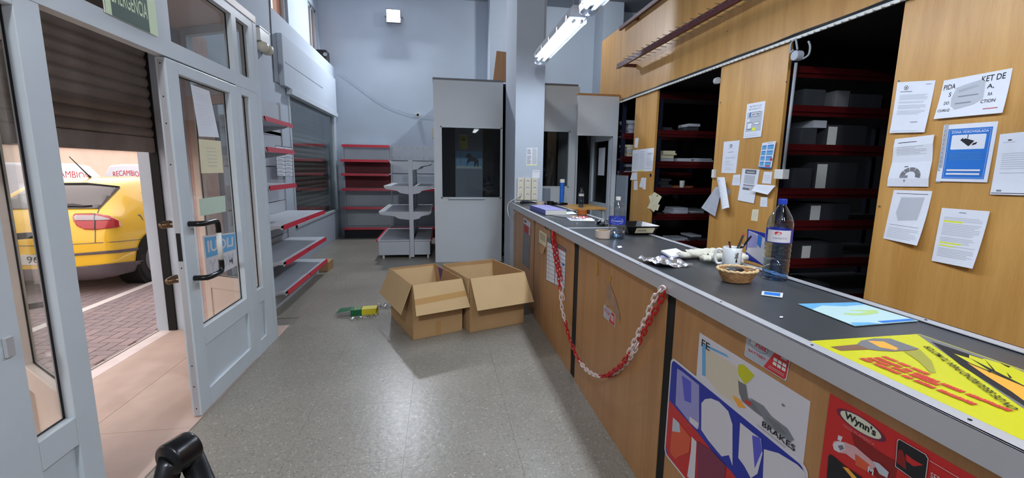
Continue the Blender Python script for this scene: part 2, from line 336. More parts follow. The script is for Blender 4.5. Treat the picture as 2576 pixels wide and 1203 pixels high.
# floor: terrazzo slabs with recessed joints where the camera sees them, plain beyond
fl = struct(bx('floor', (-2.44, -3, -.12, 6.0, YB, -.006), 'grout'))
T = .6; tm = None; nx = 6; y0 = .35
def child_copy(o, parent, loc):
    c = o.copy(); COL.objects.link(c); c.parent = parent; c.location = loc; return c
for i in range(nx):
    for j in range(17):
        x = 1.0-T*(i+1); y = y0+T*j; y2 = min(y+T, YB)
        if x < -2.2 or y2-y < .05: continue
        if x < -1.42 and y < 4.3: continue
        if tm is None:
            gg = G().box(.0005, .0005, 0, T-.0005, T-.0005, .006); me_o = gg.done('floor_tile', 'terrazzo', fl); tm = me_o
            me_o.location = V3((x, y, -.006))-V3(fl['org'])+V3(fl['org'])-V3(fl['org'])
            for v in me_o.data.vertices: v.co += V3(fl['org'])
            me_o.location = V3((x, y, -.006))-V3(fl['org'])
        else:
            if y+T > YB: continue
            child_copy(tm, fl, V3((x, y, -.006))-V3(fl['org']))
g = G(); g.box(1.0008, -3, -.006, 6, YB, 0); g.box(-2.15, -3, -.006, .999, .349, 0); g.box(XW, .35, -.006, -2.0008, YB, 0)
g.box(-2.0008, .35, -.006, -1.4, 4.34, 0) ; g.done('floor_slab', 'terrazzo', fl)
# entrance threshold: slabs with pinkish daylight put into their beige, painted kerb
jx = at(255, 1063, 'Z', 0).x
th = struct(bx('trim_3', (-2.55, .9, -.14, FX+.002, 4.32, .001), 'grout')); th['label'] = 'threshold slabs of the shop entrance, daylight tint put into their beige'
for k, (a, b) in enumerate(((FX-.0, jx+.0015), (jx-.0015, -2.418))):
    for q in range(2): G().box(b, .9+1.71*q+.001, .001, a, .9+1.71*(q+1)-.001, .005).done('threshold_slab', 'thr', th)
kb = G().prism([(-2.421, .9, .005), (-2.56, .9, -.0), (-2.62, .9, -.05), (-2.62, .9, -.11), (-2.421, .9, -.11)], (0, 3.42, 0)).done('kerb', 'kerb', th)
# street
gr = struct(bx('ground', (-30, -12, -.4, -2.553, 45, -.135), 'sand'))
po = {}
def paver(x, y, horiz, m):
    k = (horiz, m)
    w, d = (.2, .1) if horiz else (.1, .2)
    loc = V3((x, y, -.135))-V3(gr['org'])
    if k not in po:
        o = G().box(.004, .004, 0, w-.004, d-.004, .015).done('paver', m, gr, bevel=0)
        for v in o.data.vertices: v.co += V3(gr['org'])
        o.location = loc; po[k] = o
    else: child_copy(po[k], gr, loc)
rr = random.Random(3)
far = G()
def herr(x0, x1, y0, y1):
    """true herringbone tiling of 0.2 x 0.1 bricks"""
    out = []
    for j in range(int((y1-y0)/.1)+2):
        for i in range(int((x1-x0)/.1)+4):
            k = (i-j) % 4
            x = x0+.1*i; y = y0+.1*j
            if k == 0: out.append((x, y, 1))
            elif k == 3: out.append((x, y, 0))
    return out
hb = herr(-6.9, -2.66, 2.6, 9.0)
hb = [(x, y, h) for x, y, h in hb if x+(.2 if h else .1) <= -2.63]
cp = lambda q: (V3((q[0], q[1], 0))-V3((-3.0, 4.2, 0))).length
hb.sort(key=cp)
for n, (x, y, h) in enumerate(hb):
    if n < 290: paver(x, y, h, 'paver' if rr.random() < .6 else 'paver2')
    else:
        w, d = (.2, .1) if h else (.1, .2); far.box(x+.004, y+.004, -.135, x+w-.004, y+d-.004, -.12)
fo = far.done('paver_field', 'paver', gr); fo['kind'] = 'stuff'
ln = bx('parking_line', (-4.0, 2.3, -.1205, -3.9, 12, -.1185), 'line'); struct(ln)
# entrance reveal and pillar
pl = struct(G().box(XO-.002, 4.322, -.13, -2.06, 4.62, 2.62).done('wall_pillar', 'stone')); pl['label'] = 'rendered stone pillar at the right side of the entrance'
struct(G().box(XO-.002, .6, -.13, -2.06, .95, 2.62).done('wall_pillar', 'stone'))
# opposite facade
ow = struct(bx('wall_opposite', (-13, -12, -.4, -12, 45, 2.02), 'facade')); bx('dado', (-11.99, -12, -.4, -11.96, 45, .78), 'pinkf', ow)
bx('coping', (-12.02, -12, 2.02, -11.9, 45, 2.08), 'pinkf', ow); g = G()
for k in range(120): g.box(-12.0, 8+.12*k, 2.08, -11.97, 8.03+.12*k, 2.5)
g.box(-12.0, 8, 2.5, -11.97, 22.4, 2.53); g.done('railing', 'steel', ow)['kind'] = 'stuff'
struct(bx('wall_end', (-16, 24, -.4, -2.55, 25, 4.5), 'facade'))
# ---------------------------------------------------------------- entrance bay
def rel(o, u, n):
    o, u, n = V3(o), V3(u).normalized(), V3(n).normalized()
    return lambda a, z, h: V3((o.x, o.y, 0))+u*a+V3((0, 0, z))+n*h
def rbox(g, R, a0, a1, z0, z1, h0, h1, m=0):
    p = R(a0, z0, h0); g.obox(p, R(a1, z0, h0)-p, R(a0, z0, h1)-p, R(a0, z1, h0)-p, m); return g
def leaf(root, R, w, z0, z1, a0, a1, g0, g1, panel=True, d=.05, fm='pvc', hidden=0):
    """frame round one glass light (a0..a1, g0..g1) with a recessed panel below"""
    g = G(); p0, p1 = z0+.12, g0-.115
    rbox(g, R, 0, a0, z0, z1, -d, 0); rbox(g, R, a1, w, z0, z1, -d, 0); rbox(g, R, a0, a1, g1, z1, -d, 0)
    if panel:
        rbox(g, R, a0, a1, z0, p0, -d, 0); rbox(g, R, a0, a1, p1, g0, -d, 0)
    else: rbox(g, R, a0, a1, z0, g0, -d, 0)
    g.done('frame', fm, root, bevel=.003)
    if panel:
        g = G(); rbox(g, R, a0-.005, a1+.005, p0-.005, p1+.005, -d*.8, -.02); g.done('panel', fm, root)
    b = .022; g = G()
    for q in ((a0, a0+.004, g0, g1), (a1-.004, a1, g0, g1), (a0, a1, g0, g0+.004), (a0, a1, g1-.004, g1)): rbox(g, R, q[0], q[1], q[2], q[3], -.040, -.034)
    g.done('gasket', 'gasket', root)
    g = G(); rbox(g, R, a0+.001, a1-.001, g0+.001, g1-.001, -.044, -.0405); g.done('glass_pane', 'glass', root)
RF = rel((FX, 0, 0), (0, 1, 0), (1, 0, 0))
def sub(R, a): return lambda x, z, h: R(a+x, z, h)
def handle(root, R, a, z0, z1, s=1, reach=.17, out=.075, name='handle', side=1, pale=True):
    g = G()
    for z, e in ((z1, -1), (z0, 1)):
        p = [R(a, z, 0), R(a, z, side*out*.7), R(a+s*.03, z, side*out), R(a+s*(reach-.04), z, side*out), R(a+s*(reach-.01), z+e*.008, side*out), R(a+s*reach, z+e*.04, side*out), R(a+s*reach, z+e*.075, side*out)]
        g.tube(spline(p, 4), .016, 12)
    o = g.done(name, 'black', root, smooth=True)
    g = G().cyl(R(a+s*reach, z0+.07, side*out), R(a+s*reach, z1-.07, side*out), .014, n=12); g.done('grip_bar', 'whitep', o if False else root, smooth=True)
d1 = struct(thing('door_1', 'closed white glazed door leaf with notices taped to its glass', 'door', (FX, 2.724, 0))); 
leaf(d1, sub(RF, 2.724), .835, .012, 2.062, .117, .735, .524, 1.998)
handle(d1, RF, 2.79, .845, 1.165)
g = G()
for px, z in (((432, 556), 1.165), ((450, 705), .845)): g.tube(spline([RF(2.76, z, -.05), RF(2.75, z, -.08), RF(2.72, z, -.1), RF(at(*px, 'X', FX-.1).y, z+.004, -.1)], 4), [.018]*10+[.02, .018, .010], 10)
g.done('outer_handle', 'brass', d1, smooth=True)
g = G(); g.box(FX-.038, 2.7215, .02, FX-.012, 2.7245, 2.05); g.done('latch_strip', 'alu', d1)
g = G()
for z in (.06, .2, .33, .92, 1.1, 1.5, 1.72, 1.86, 2.03): g.cyl((FX-.025, 2.7205, z), (FX-.025, 2.722, z), .004, n=8)
g.done('screw', 'gasket', d1)
bx('lock', (FX-.036, 2.7195, .96, FX-.014, 2.722, 1.12), 'gasket', d1)
w1 = struct(thing('window_1', 'narrow glazed sidelight between the door and the corner post', 'window', (FX, 3.56, 0))); leaf(w1, sub(RF, 3.561), .389, .002, 2.07, .088, .217, .53, 2.015)
w2 = struct(thing('window_2', 'narrow glazed sidelight left of the doorway', 'window', (FX, 1.53, 0))); leaf(w2, sub(RF, 1.53), .44, .002, 2.07, .168, .332, .512, 2.03)
bx('lock_cylinder', (FX, 1.63, .86, FX+.012, 1.66, .93), 'alu', w2, bevel=.003)
# header and transoms
g = G(); fr = lambda y0, y1, z0, z1: g.box(FX-.055, y0, z0, FX+.001, y1, z1)
fr(1.53, 3.95, 2.07, 2.16); fr(1.53, 3.95, 2.55, 2.612); fr(1.53, 1.70, 2.16, 2.55); fr(2.673, 2.797, 2.16, 2.55); fr(3.575, 3.645, 2.16, 2.55); fr(3.86, 3.95, 2.16, 2.55)
hd = struct(g.done('trim_4', 'pvc')); hd['label'] = 'white header and transom frame over the entrance doors'
for y0, y1 in ((1.70, 2.673), (2.797, 3.575), (3.645, 3.86)):
    g = G().box(FX-.044, y0, 2.16, FX-.0405, y1, 2.55); g.done('glass_pane', 'glass', hd)
    g = G()
    for q in ((y0, y0+.004, 2.16, 2.55), (y1-.004, y1, 2.16, 2.55), (y0, y1, 2.16, 2.164), (y0, y1, 2.546, 2.55)): g.box(FX-.040, q[0], q[2], FX-.034, q[1], q[3])
    g.done('gasket', 'gasket', hd)
# angled return panes, corner posts, roof of the bay
for k, (o, u, n, nm) in enumerate((((FX-.03, 3.975), (-.88, .47, 0), (.47, .88, 0), 'window_3'), ((FX-.03, 1.505), (-.88, -.47, 0), (.47, -.88, 0), 'window_4'))):
    R = rel((*o, 0), u, n)
    w = struct(thing(nm, 'glazed return pane of the entrance bay', 'window', (o[0], o[1], 0)))
    leaf(w, R, .70, .002, 2.07, .09, .63, .53, 2.0, fm='pvcd')
    g = G(); rbox(g, R, 0, .7, 2.07, 2.16, -.05, 0); rbox(g, R, 0, .7, 2.55, 2.612, -.05, 0); rbox(g, R, 0, .06, 2.16, 2.55, -.05, 0); rbox(g, R, .64, .7, 2.16, 2.55, -.05, 0); g.done('transom_frame', 'pvc', w)
    g = G(); rbox(g, R, .06, .64, 2.16, 2.55, -.03, -.026); g.done('glass_pane', 'glass', w)
    yy = 3.95 if k == 0 else 1.47
    struct(bx('trim_5', (FX-.06, yy, 0, FX+.002, yy+.06, 2.612), 'pvc'))
g = G().prism([(FX+.004, 1.47, 2.614), (FX+.004, 4.01, 2.614), (-2.14, 4.36, 2.614), (-2.14, 1.1, 2.614)], (0, 0, .05)); struct(g.done('ceiling_bay', 'pvcd'))
# open leaf, swung outwards
du = V3((-.766, .643, 0)); dn = V3((.643, .766, 0)); hx, hy = FX-.045, 1.925
RO = rel((hx, hy, 0), du, -dn)
d2 = struct(thing('door_2', 'white glazed door leaf swung open to the street, seen through the left sidelight', 'door', (hx, hy, 0)))
leaf(d2, RO, .80, .012, 2.062, .11, .69, .53, 1.99, fm='pvcd'); handle(d2, RO, .745, .80, 1.15, s=-1, out=.135, reach=.09, side=-1)
# shutter
st = thing('roller_shutter', 'half-lowered grey steel roller shutter in the doorway', 'shutter', (-2.41, 2.6, 1.6))
so = None
for k in range(13):
    z = 1.72+.082*k
    if so is None:
        g = G(); n = 8; pr = [(.018*sin(pi*q/n)**.8 if 0 < q < n else 0, z+.084*q/n) for q in range(n+1)]
        pts = [(-2.412+x, .97, zz) for x, zz in pr]+[(-2.424+x, .97, zz) for x, zz in reversed(pr)]
        g.prism(pts, (0, 3.33, 0)); so = g.done('slat', 'shut', st); so.location = (0, 0, 0)
    else: child_copy(so, st, V3((0, 0, .082*k)))
bx('bottom_bar', (-2.43, .97, 1.60, -2.395, 4.30, 1.722), 'shut', st, bevel=.004)
g = G().box(-2.45, 4.302, -.0, -2.385, 4.321, 2.6); g.done('guide_rail', 'matt', st)
g = G().box(-2.45, .951, -.0, -2.385, .969, 2.6); g.done('guide_rail', 'matt', st)
bx('shutter_box', (-2.52, .96, 2.5, -2.30, 4.31, 2.612), 'shut', st)
# display window
dw = struct(thing('window_5', 'display window with its shutter down behind dark glass', 'window', (XW, 8.5, .57)))
g = G(); y0, y1, z0, z1 = 7.085, 9.95, .575, 2.57; X0, X1 = XW-.05, XW+.012
g.box(X0, y0, z0, X1, y0+.05, z1); g.box(X0, y1-.05, z0, X1, y1, z1); g.box(X0, y0, z0, X1, y1, z0+.04); g.box(X0, y0, z1-.04, X1, y1, z1); g.done('frame', 'pvc', dw)
G().box(XW-.03, y0+.05, z0+.04, XW-.024, y1-.05, z1-.04).done('glass_pane', 'dglass', dw)
so = None
for k in range(24):
    if so is None:
        g = G(); n = 6; pr = [(.016*sin(pi*q/n), .58+.084*q/n) for q in range(n+1)]
        g.prism([(XW-.2+x, y0, zz) for x, zz in pr]+[(XW-.212+x, y0, zz) for x, zz in reversed(pr)], (0, y1-y0, 0)); so = g.done('shutter_slat', 'shut', dw); so.location = (0, 0, 0)
    else: child_copy(so, dw, V3((0, 0, .082*k)))
bx('roller', (XW-.3, y0, 2.5, XW-.18, y1, 2.57), 'shut', dw)
# shutter box cover above it
sc = struct(thing('trim_6', 'flat white shutter-box cover above the display window', 'cover', (-2.1, 8.3, 2.5)))
bx('cover_board', (XW+.001, 6.76, 2.60, -2.08, 9.948, 3.28), 'wall', sc, bevel=.004)
g = G().box(-2.0799, 6.82, 2.915, -2.0785, 8.87, 2.922); g.done('crack', 'gasket', sc)
bx('head_rail', (XW+.013, 7.0, 2.52, -2.06, 9.948, 2.598), 'pvc', sc)
# high windows
for k, (y0, y1) in enumerate(((6.95, 8.2), (9.42, 10.06))):
    w = struct(thing('window_%d' % (6+k), 'high window above the left ledge', 'window', (-2.45, y0, 3.62))); g = G(); z1 = 4.61
    ym = (y0+y1)/2
    for q in ((y0, y0+.05, 3.62, z1), (y1-.05, y1, 3.62, z1), (ym-.03, ym+.03, 3.62, z1), (y0, y1, 3.62, 3.67), (y0, y1, z1-.05, z1)): g.box(-2.49, q[0], q[2], -2.44, q[1], q[3])
    g.done('frame', 'pvc', w); G().box(-2.47, y0, 3.62, -2.465, y1, z1).done('glass_pane', 'glass', w); bx('backlit_sheet', (-2.53, y0, 3.63, -2.527, y1, z1), 'backlit_sheet', w)  # added translucent sheet, stands for the sunlit building opposite

# ---------------------------------------------------------------- back right: booths, storage shell
def booth(nm, label, x0, x1, y, zt, win, depth, cap='woodd'):
    """partition wall with a window hole and a return wall behind"""
    t = struct(thing(nm, label, 'partition', ((x0+x1)/2, y, 0)))
    a0, a1, b0, b1 = win; g = G()
    g.box(x0, y, 0, a0, y+.05, zt); g.box(a1, y, 0, x1, y+.05, zt); g.box(a0, y, b1, a1, y+.05, zt)
    if b0 > 0: g.box(a0, y, 0, a1, y+.05, b0)
    g.done('wall_panel', 'white', t)
    bx('top_cap', (x0-.005, y-.005, zt, x1+.005, y+(.4 if zt > 2.7 else .07), zt+.03), 'mgrey' if zt > 2.7 else 'woodd', t)
    if b0 > 0:
        g = G(); e = .018
        for q in ((a0, a0+e, b0, b1), (a1-e, a1, b0, b1), (a0, a1, b0, b0+e), (a0, a1, b1-e, b1)): g.box(q[0], y-.006, q[2], q[1], y+.056, q[3])
        g.done('window_frame', 'pvc', t); G().box(a0+e, y+.02, b0+e, a1-e, y+.026, b1-e).done('glass_pane', 'glass', t)
    return t
b1 = booth('wall_booth', 'white office booth wall with a dark window beside the column', -.075, 1.0, 7.1, 2.83, (.03, .985, 1.03, 2.145), 3)
bx('sill_tray', (.145, 7.06, 1.02, .72, 7.098, 1.05), 'pvc', b1); bx('groove', (.04, 7.0985, .955, .92, 7.0999, .958), 'lgrey', b1)
b2 = booth('wall_booth', 'white booth wall right of the column with a narrow dark window', 1.386, 2.21, 7.1, 2.82, (1.45, 2.105, 1.215, 2.125), 3)
zb3 = at(1500, 241, 'Y', 6.5).z; b3 = booth('wall_booth', 'far white booth wall with an open doorway', 2.035, 2.672, 6.5, zb3, (2.036, 2.605, 0, at(1500, 342, 'Y', 6.5).z), 2)
g = G(); g.box(-.075, 7.15, 0, -.03, YB, 2.83); g.box(2.21, 7.15, 0, 2.26, 8.2, 2.82); g.box(1.386, 7.15, 0, 1.42, YB, 2.8); struct(g.done('wall_booth_side', 'white'))
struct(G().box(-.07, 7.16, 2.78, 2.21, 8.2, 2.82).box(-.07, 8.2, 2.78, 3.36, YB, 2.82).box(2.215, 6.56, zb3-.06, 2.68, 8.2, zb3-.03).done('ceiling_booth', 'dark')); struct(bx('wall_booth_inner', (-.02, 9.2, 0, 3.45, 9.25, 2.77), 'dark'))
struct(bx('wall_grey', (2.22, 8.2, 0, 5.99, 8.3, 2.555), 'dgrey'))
# storage: front panels, mezzanine band, floor of mezzanine
bd = struct(G().box(XP, -3, 2.506, XP+.03, 7.37, 3.60).done('trim_7', 'wood')); bd['label'] = 'beech laminate band above the storage openings'
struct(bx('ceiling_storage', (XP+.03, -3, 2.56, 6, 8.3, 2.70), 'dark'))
for nm, y0, y1, z0, lb in (('wall_panel_far', 5.32, 5.943, 0, 'narrow beech panel, farthest of the three'), ('wall_panel_middle', 3.206, 4.055, 0, 'beech panel between the two dark storage openings'), ('wall_panel_near', -3, 2.345, 0, 'wide beech panel nearest the camera')):
    o = struct(G().box(XP, y0, z0, XP+.028, y1, 2.49).done(nm, 'wood')); o['label'] = lb
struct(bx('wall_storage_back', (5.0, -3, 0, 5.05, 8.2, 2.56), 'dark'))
g = G(); g.box(XP, 6.12, 0, XP+.03, 6.495, 1.43); struct(g.done('wall_dwarf', 'bluewall'))
# ================================================================ COUNTER
CX, CT = .945, 1.055
ct = thing('shop_counter', 'long shop counter with dark top, metal edging and brown laminate front', 'counter', (1.2, 2.6, 0))
ys = [-1.6, -.1, 1.6, 1.68, 2.89, 2.99, 4.35, 4.362, 5.70, 5.88]
for a, b in ((-1.6, 1.607), (1.678, 2.884), (2.995, 4.315), (4.362, 5.56)):
    bx('front_panel', (CX, a, 0, CX+.018, b, .998), 'woodd', ct, bevel=.001)
for a, b in ((1.607, 1.678), (2.884, 2.995), (4.315, 4.362), (5.56, 5.60)): bx('joint_strip', (CX+.006, a, 0, CX+.018, b, .998), 'matt', ct)
bx('end_post', (CX-.004, 5.60, 0, CX+.03, 5.885, .998), 'alu', ct)
bx('rear_panel', (1.455, -1.6, .1, 1.47, 5.88, .998), 'woodd', ct); bx('shelf_board', (CX+.02, -1.6, .45, 1.45, 5.87, .47), 'woodd', ct)
bx('top_board', (.936, -1.6, .999, 1.484, 3.268, CT-.002), 'top', ct); bx('top_board', (.936, 3.302, .999, 1.484, 5.885, CT-.002), 'top', ct)
bx('cross_strip', (.97, 3.27, 1.04, 1.45, 3.30, CT+.001), 'alu', ct)
for a, b in ((-1.6, 3.236), (3.240, 5.885)):
    g = G(); g.box(.928, a, .998, .935, b, CT+.004); g.box(.928, a, CT+.0005, .968, b, CT+.004); g.done('front_edging', 'alu', ct, bevel=.001)
    g = G(); g.box(1.485, a, .998, 1.492, b, CT+.004); g.box(1.452, a, CT+.0005, 1.492, b, CT+.004); g.done('rear_edging', 'alu', ct, bevel=.001)
g = G()
for y in (1.33, 1.96, 2.6, 3.33, 3.9, .95, .6):
    g.cyl((.95, y, CT+.004), (.95, y, CT+.0052), .0035, n=8); g.cyl((1.47, y-.25, CT+.004), (1.47, y-.25, CT+.0055), .004, n=8)
g.done('screw', 'matt', ct)
TZ = CT+.0001      # top of the dark board

# ================================================================ STORAGE RACKS
def rack(lbl, y, x0, x1, zs, boxes, uz=(0, 2.5), depth=.9, boxcat=True):
    t = thing('storage_rack', lbl, 'rack', ((x0+x1)/2, y, 0), 'storage racks behind the panels')
    del t['group']
    g = None
    for xx in (x0, x1-.05):
        for yy in (y, y+depth-.05): bx('upright', (xx, yy, uz[0], xx+.05, yy+.05, uz[1]), 'navy', t)
    for z in zs:
        g = G(); g.box(x0, y-.015, z-.05, x1, y-.001, z+.035); g.box(x0, y-.03, z-.018, x1, y-.015, z+.008)
        g.done('beam', 'dred', t, bevel=.002); bx('shelf_board', (x0+.002, y+.001, z-.02, x1-.002, y+depth, z-.002), 'mgrey', t)
    return t
zs1 = [2.297, 2.002, 1.698, 1.342, 1.075, .749, .42, .12]
rack('red-beamed rack with grey cartons in the near opening', 3.25, 2.74, 4.6, zs1, None)
zs2 = [2.45, 1.985, 1.593, 1.255, .914, .551, .2]
rack('red-beamed rack of papers and bags in the middle opening', 5.4, 2.76, 4.6, zs2, None, depth=.5)
zs3 = [2.02, 1.68, 1.445]
rack('small high rack full of folders in the far opening', 6.44, 2.72, 3.9, zs3, None, uz=(1.43, 2.5), depth=.4)
rr = random.Random(5)
def carton(x0, x1, y, z, h, m, label, d=.35, lab=None, group='cartons on the rack in the near opening', name='carton'):
    t = G().box(x0, y, z, x1, y+d, z+h).done(name, m, bevel=.002); tag(t, label, 'box', group)
    if group is None: pass
    if lab: bx('label', (lab[0], y-.001, z+lab[2], lab[1], y-.0001, z+lab[3]), 'whitep' if len(lab) < 5 else lab[4], t)
    return t
def rx(px, y): return at(px, 420, 'Y', y).x
Z1 = lambda i: zs1[i]-.001
# near opening: (pixel x0, x1, shelf index, height, label plate)
for px0, px1, si, h, lab, lb in ((1998, 2050, 1, .17, None, 'wide grey carton on the upper shelf of the near rack'), (2078, 2110, 1, .17, 'full', 'pale grey carton on the upper shelf of the near rack'), (2114, 2190, 1, .15, None, 'long dark carton on the upper shelf of the near rack'),
        (2000, 2040, 2, .17, None, 'grey carton under a pale tray on the third shelf of the near rack'), (2064, 2164, 2, .2, (0, .22), 'dark carton with white end label, third shelf of the near rack'),
        (2048, 2152, 3, .25, (0, .24), 'tall dark carton with a tall white label, fourth shelf of the near rack'), (1992, 2040, 3, .2, None, 'dark carton at the left end of the fourth shelf of the near rack'),
        (2044, 2146, 4, .17, (0, .24), 'dark carton with white label, fifth shelf of the near rack'), (2034, 2142, 5, .15, (0, .2), 'low dark carton with a square white label, lower shelf of the near rack'), (2026, 2120, 6, .12, (0, .25), 'dark carton with a small pale label, bottom of the near rack')):
    x0, x1 = rx(px0, 3.3), rx(px1, 3.3)
    L = None
    if lab and lab != 'full': L = (x0+.012, x0+(x1-x0)*lab[1]+.012, .02, h-.015)
    carton(x0, x1, 3.28, Z1(si), h, 'mgrey' if lab == 'full' else ('greybox' if lab is None else 'dgrey'), lb, lab=L, group=None)
carton(rx(2030, 3.3), rx(2062, 3.3), 3.28, Z1(2)+.172, .06, 'lgrey', 'pale tray lying on a grey carton, third shelf of the near rack', group=None, name='tray')
def heap(x0, x1, y, z, n, label, m='greyp', seed=1, h=.03, cat='papers', name='paper_stack'):
    r = random.Random(seed); t = thing(name, label, cat, ((x0+x1)/2, y+.12, z)); zz = z
    for k in range(n):
        hh = h*r.uniform(.4, 1.2); a = r.uniform(-.02, .02); w = r.uniform(.82, 1)
        c = (x0+x1)/2+a; q = (x1-x0)/2*w
        g = G().box(c-q, y+r.uniform(0, .03), zz, c+q, y+.25+r.uniform(0, .03), zz+hh*.92); o = g.done('sheaf', r.choice(m if isinstance(m, list) else [m, 'lgrey', m]), t); zz += hh
    return t
# far opening folders
for k, (si, px0, px1, n, mm) in enumerate(((0, 1572, 1596, 7, 'greyp'), (1, 1568, 1590, 7, 'paper2'), (2, 1566, 1588, 6, 'greybox'))):
    z = zs3[si]-.001; x0 = 2.80
    heap(x0, 3.06, 6.47, z, n, ['leaning pile of pale folders, top shelf of the far rack', 'pile of cream and grey folders, middle shelf of the far rack', 'pile of dark folders, lowest shelf of the far rack'][k], m=mm, seed=k+2, h=.038)
for k, (px0, px1, si, n, m, lb, h) in enumerate(((1664, 1700, 2, 5, 'paper2', 'stack of cream booklets, third shelf of the middle rack', .035), (1702, 1742, 2, 3, 'lgrey', 'low white card box, left of two on the middle rack', .03), (1744, 1790, 2, 3, 'lgrey', 'low white card box, right of two on the middle rack', .03),
        (1664, 1690, 1, 3, 'greybox', 'small dark stack on the second shelf of the middle rack', .03), (1722, 1750, 1, 3, 'greybox', 'dark carton pair on the second shelf of the middle rack', .05), (1662, 1690, 3, 4, 'greybox', 'dark folders at the left of the fourth shelf, middle rack', .05),
        (1696, 1750, 3, 2, 'tapew', 'orange-brown papers on the fourth shelf of the middle rack', .04), (1700, 1740, 4, 4, 'greyp', 'white bags heaped on the fifth shelf of the middle rack', .03), (1747, 1785, 4, 4, 'mgrey', 'grey bags heaped on the fifth shelf of the middle rack', .03),
        (1704, 1745, 5, 3, 'greyp', 'pale papers on the sixth shelf of the middle rack', .03), (1752, 1780, 5, 4, 'greybox', 'grey carton stack on the sixth shelf of the middle rack', .03))):
    heap(rx(px0, 5.45), rx(px1, 5.45), 5.44, zs2[si]-.001, n, lb, m=m, seed=20+k, h=h)
c = at(1714, 470, 'Y', 5.43); tag(G().lathe((c.x, 5.415, zs2[3]+.0365), [(.0, 0), (.028, 0), (.034, .09), (.031, .09), (.026, .004), (0, .004)], 20).done('paper_cup', 'whitep', smooth=False), 'small white cup at the front of the middle rack', 'cup')

# ================================================================ SHELVING
def strip(g, x0, x1, z, y): pass
def wshelf(t, x, y0, y1, z, depth, strips, name='shelf'):
    """wall shelf projecting +X from x, with red price strip"""
    g = G(); g.box(x, y0, z-.03, x+depth, y1, z); g.box(x+depth-.004, y0, z-.045, x+depth, y1, z)
    o = g.done(name, 'shelf', t, bevel=.002)
    for yy in (y0+.006, y1-.010): G().prism([(x, yy, z-.03), (x+depth*.9, yy, z-.03), (x+depth*.75, yy, z-.055), (x+.06, yy, z-.10), (x, yy, z-.12)], (0, .004, 0)).done('bracket', 'shelf', o)
    for a, b in strips:
        g = G().prism([(x+depth+.001, a, z-.042), (x+depth+.014, a, z-.046), (x+depth+.004, a, z+.004), (x+depth+.001, a, z+.004)], (0, b-a, 0)); g.done('price_strip', 'red', o)
t = thing('wall_shelving', 'white wall shelving with red price strips beside the entrance', 'shelving', (-1.9, 5.67, 0))
y0, ym, y1 = 4.80, 5.68, 6.56; XB = -2.10
for a, b in ((y0, ym), (ym, y1)):
    for z in (.15, .6, 1.05, 1.5, 1.9): bx('back_panel', (XB-.01, a+.02, z, XB, b-.02, z+.44 if z < 1.6 else 2.3), 'shelf', t)
for yy, zt in ((y0, 2.34), (ym, 2.34), (y1, 2.34)): bx('upright', (XB-.03, yy-.015, 0, XB+.012, yy+.015, zt), 'shelf', t)
for z, sp in ((.20, 1), (.515, 1), (.895, 1)):
    for k, (a, b) in enumerate(((y0, ym), (ym, y1))): wshelf(t, XB+.012, a+.004, b-.004, z, -1.6-(XB+.012), ((a+.06 if k == 0 else a+.02, b-.02),))
for z in (1.30, 1.685, 1.985): wshelf(t, XB+.012, y0+.004, ym-.004, z, -1.69-(XB+.012), ((y0+.02, ym-.02),))
bx('plinth', (XB, y0, .0, -1.72, y1, .13), 'shelf', t); 
# hooks and chart on the back panel
g = G()
for k in range(14):
    for z in (1.98, 1.88): g.tube([(XB, y0+.12+.085*k, z), (XB+.10, y0+.12+.085*k, z-.01), (XB+.11, y0+.12+.085*k, z+.008)], .002, 5)
g.done('peg_hooks', 'steel', t)['kind'] = 'stuff'
def chart(d):
    for k in range(8): d.rect(.0, k/8, 1, k/8+.012, 'navy')
    for s in (0, .5, .985): d.rect(s, 0, s+.015, 1, 'navy')
    d.rect(0, .985, 1, 1, 'navy')
    for k in range(7):
        for s in (.06, .56): d.rect(s, k/8+.05, s+.3, k/8+.065, 'grey')
S = [V3((XB+.012, a, z)) for a, z in ((5.18, 1.61), (5.60, 1.61), (5.60, 1.335), (5.18, 1.335))]
sheet('printed_chart', pxq(((692, 366), (734, 371), (737, 445), (697, 443)), 'X', -2.0), 'paper', 'white chart with dark blue grid hanging on the shelving back panel', 'chart', n=(1, 0, 0), deco=chart)
tag(G().box(-2.04, 4.88, .897, -1.97, 4.93, 1.05).done('small_carton', 'matt', bevel=.003), 'small dark upright carton on the wall shelving, behind the door frame', 'box')
tag(G().box(-1.86, 6.62, .0, -1.60, 6.92, .13).done('small_box', 'card', bevel=.003), 'low brown cardboard box on the floor at the end of the wall shelving', 'box')
# back wall shelving
t = thing('back_shelving', 'red-edged shelving along the back wall, its left bay backed in dark red', 'shelving', (-1.05, 9.95, 0))
for x in (-2.02, -1.03, -.06):
    bx('upright', (x-.015, 10.09, 0, x+.015, 10.135, 2.0), 'shelf', t)
for x0, x1, k in ((-2.0, -1.05, 0), (-1.01, -.08, 1)):
    for z in (.2, .6, 1.05, 1.38, 1.66):
        zt = {.2: .58, .6: 1.03, 1.05: 1.36, 1.38: 1.64, 1.66: 1.98}[z]
        bx('back_panel', (x0, 10.10, z, x1, 10.12, zt), 'redpanel' if (k == 0 and z in (1.05, 1.38)) else 'shelf', t)
def bshelf(x0, x1, z, d=.42):
    g = G(); g.box(x0, 10.10-d, z-.03, x1, 10.10, z); o = g.done('shelf', 'shelf', t, bevel=.002)
    G().prism([(x0, 10.10-d-.001, z-.045), (x0, 10.10-d-.014, z-.048), (x0, 10.10-d-.004, z+.004), (x0, 10.10-d-.001, z+.004)], (x1-x0, 0, 0)).done('price_strip', 'red', o)
for z in (.235, .67, 1.06, 1.37, 1.655, 1.965): bshelf(-2.005, -1.04, z, .2 if z > 1.9 else .4)
for z in (.235, .67, 1.06): bshelf(-1.02, -.07, z, .4)
g = G()
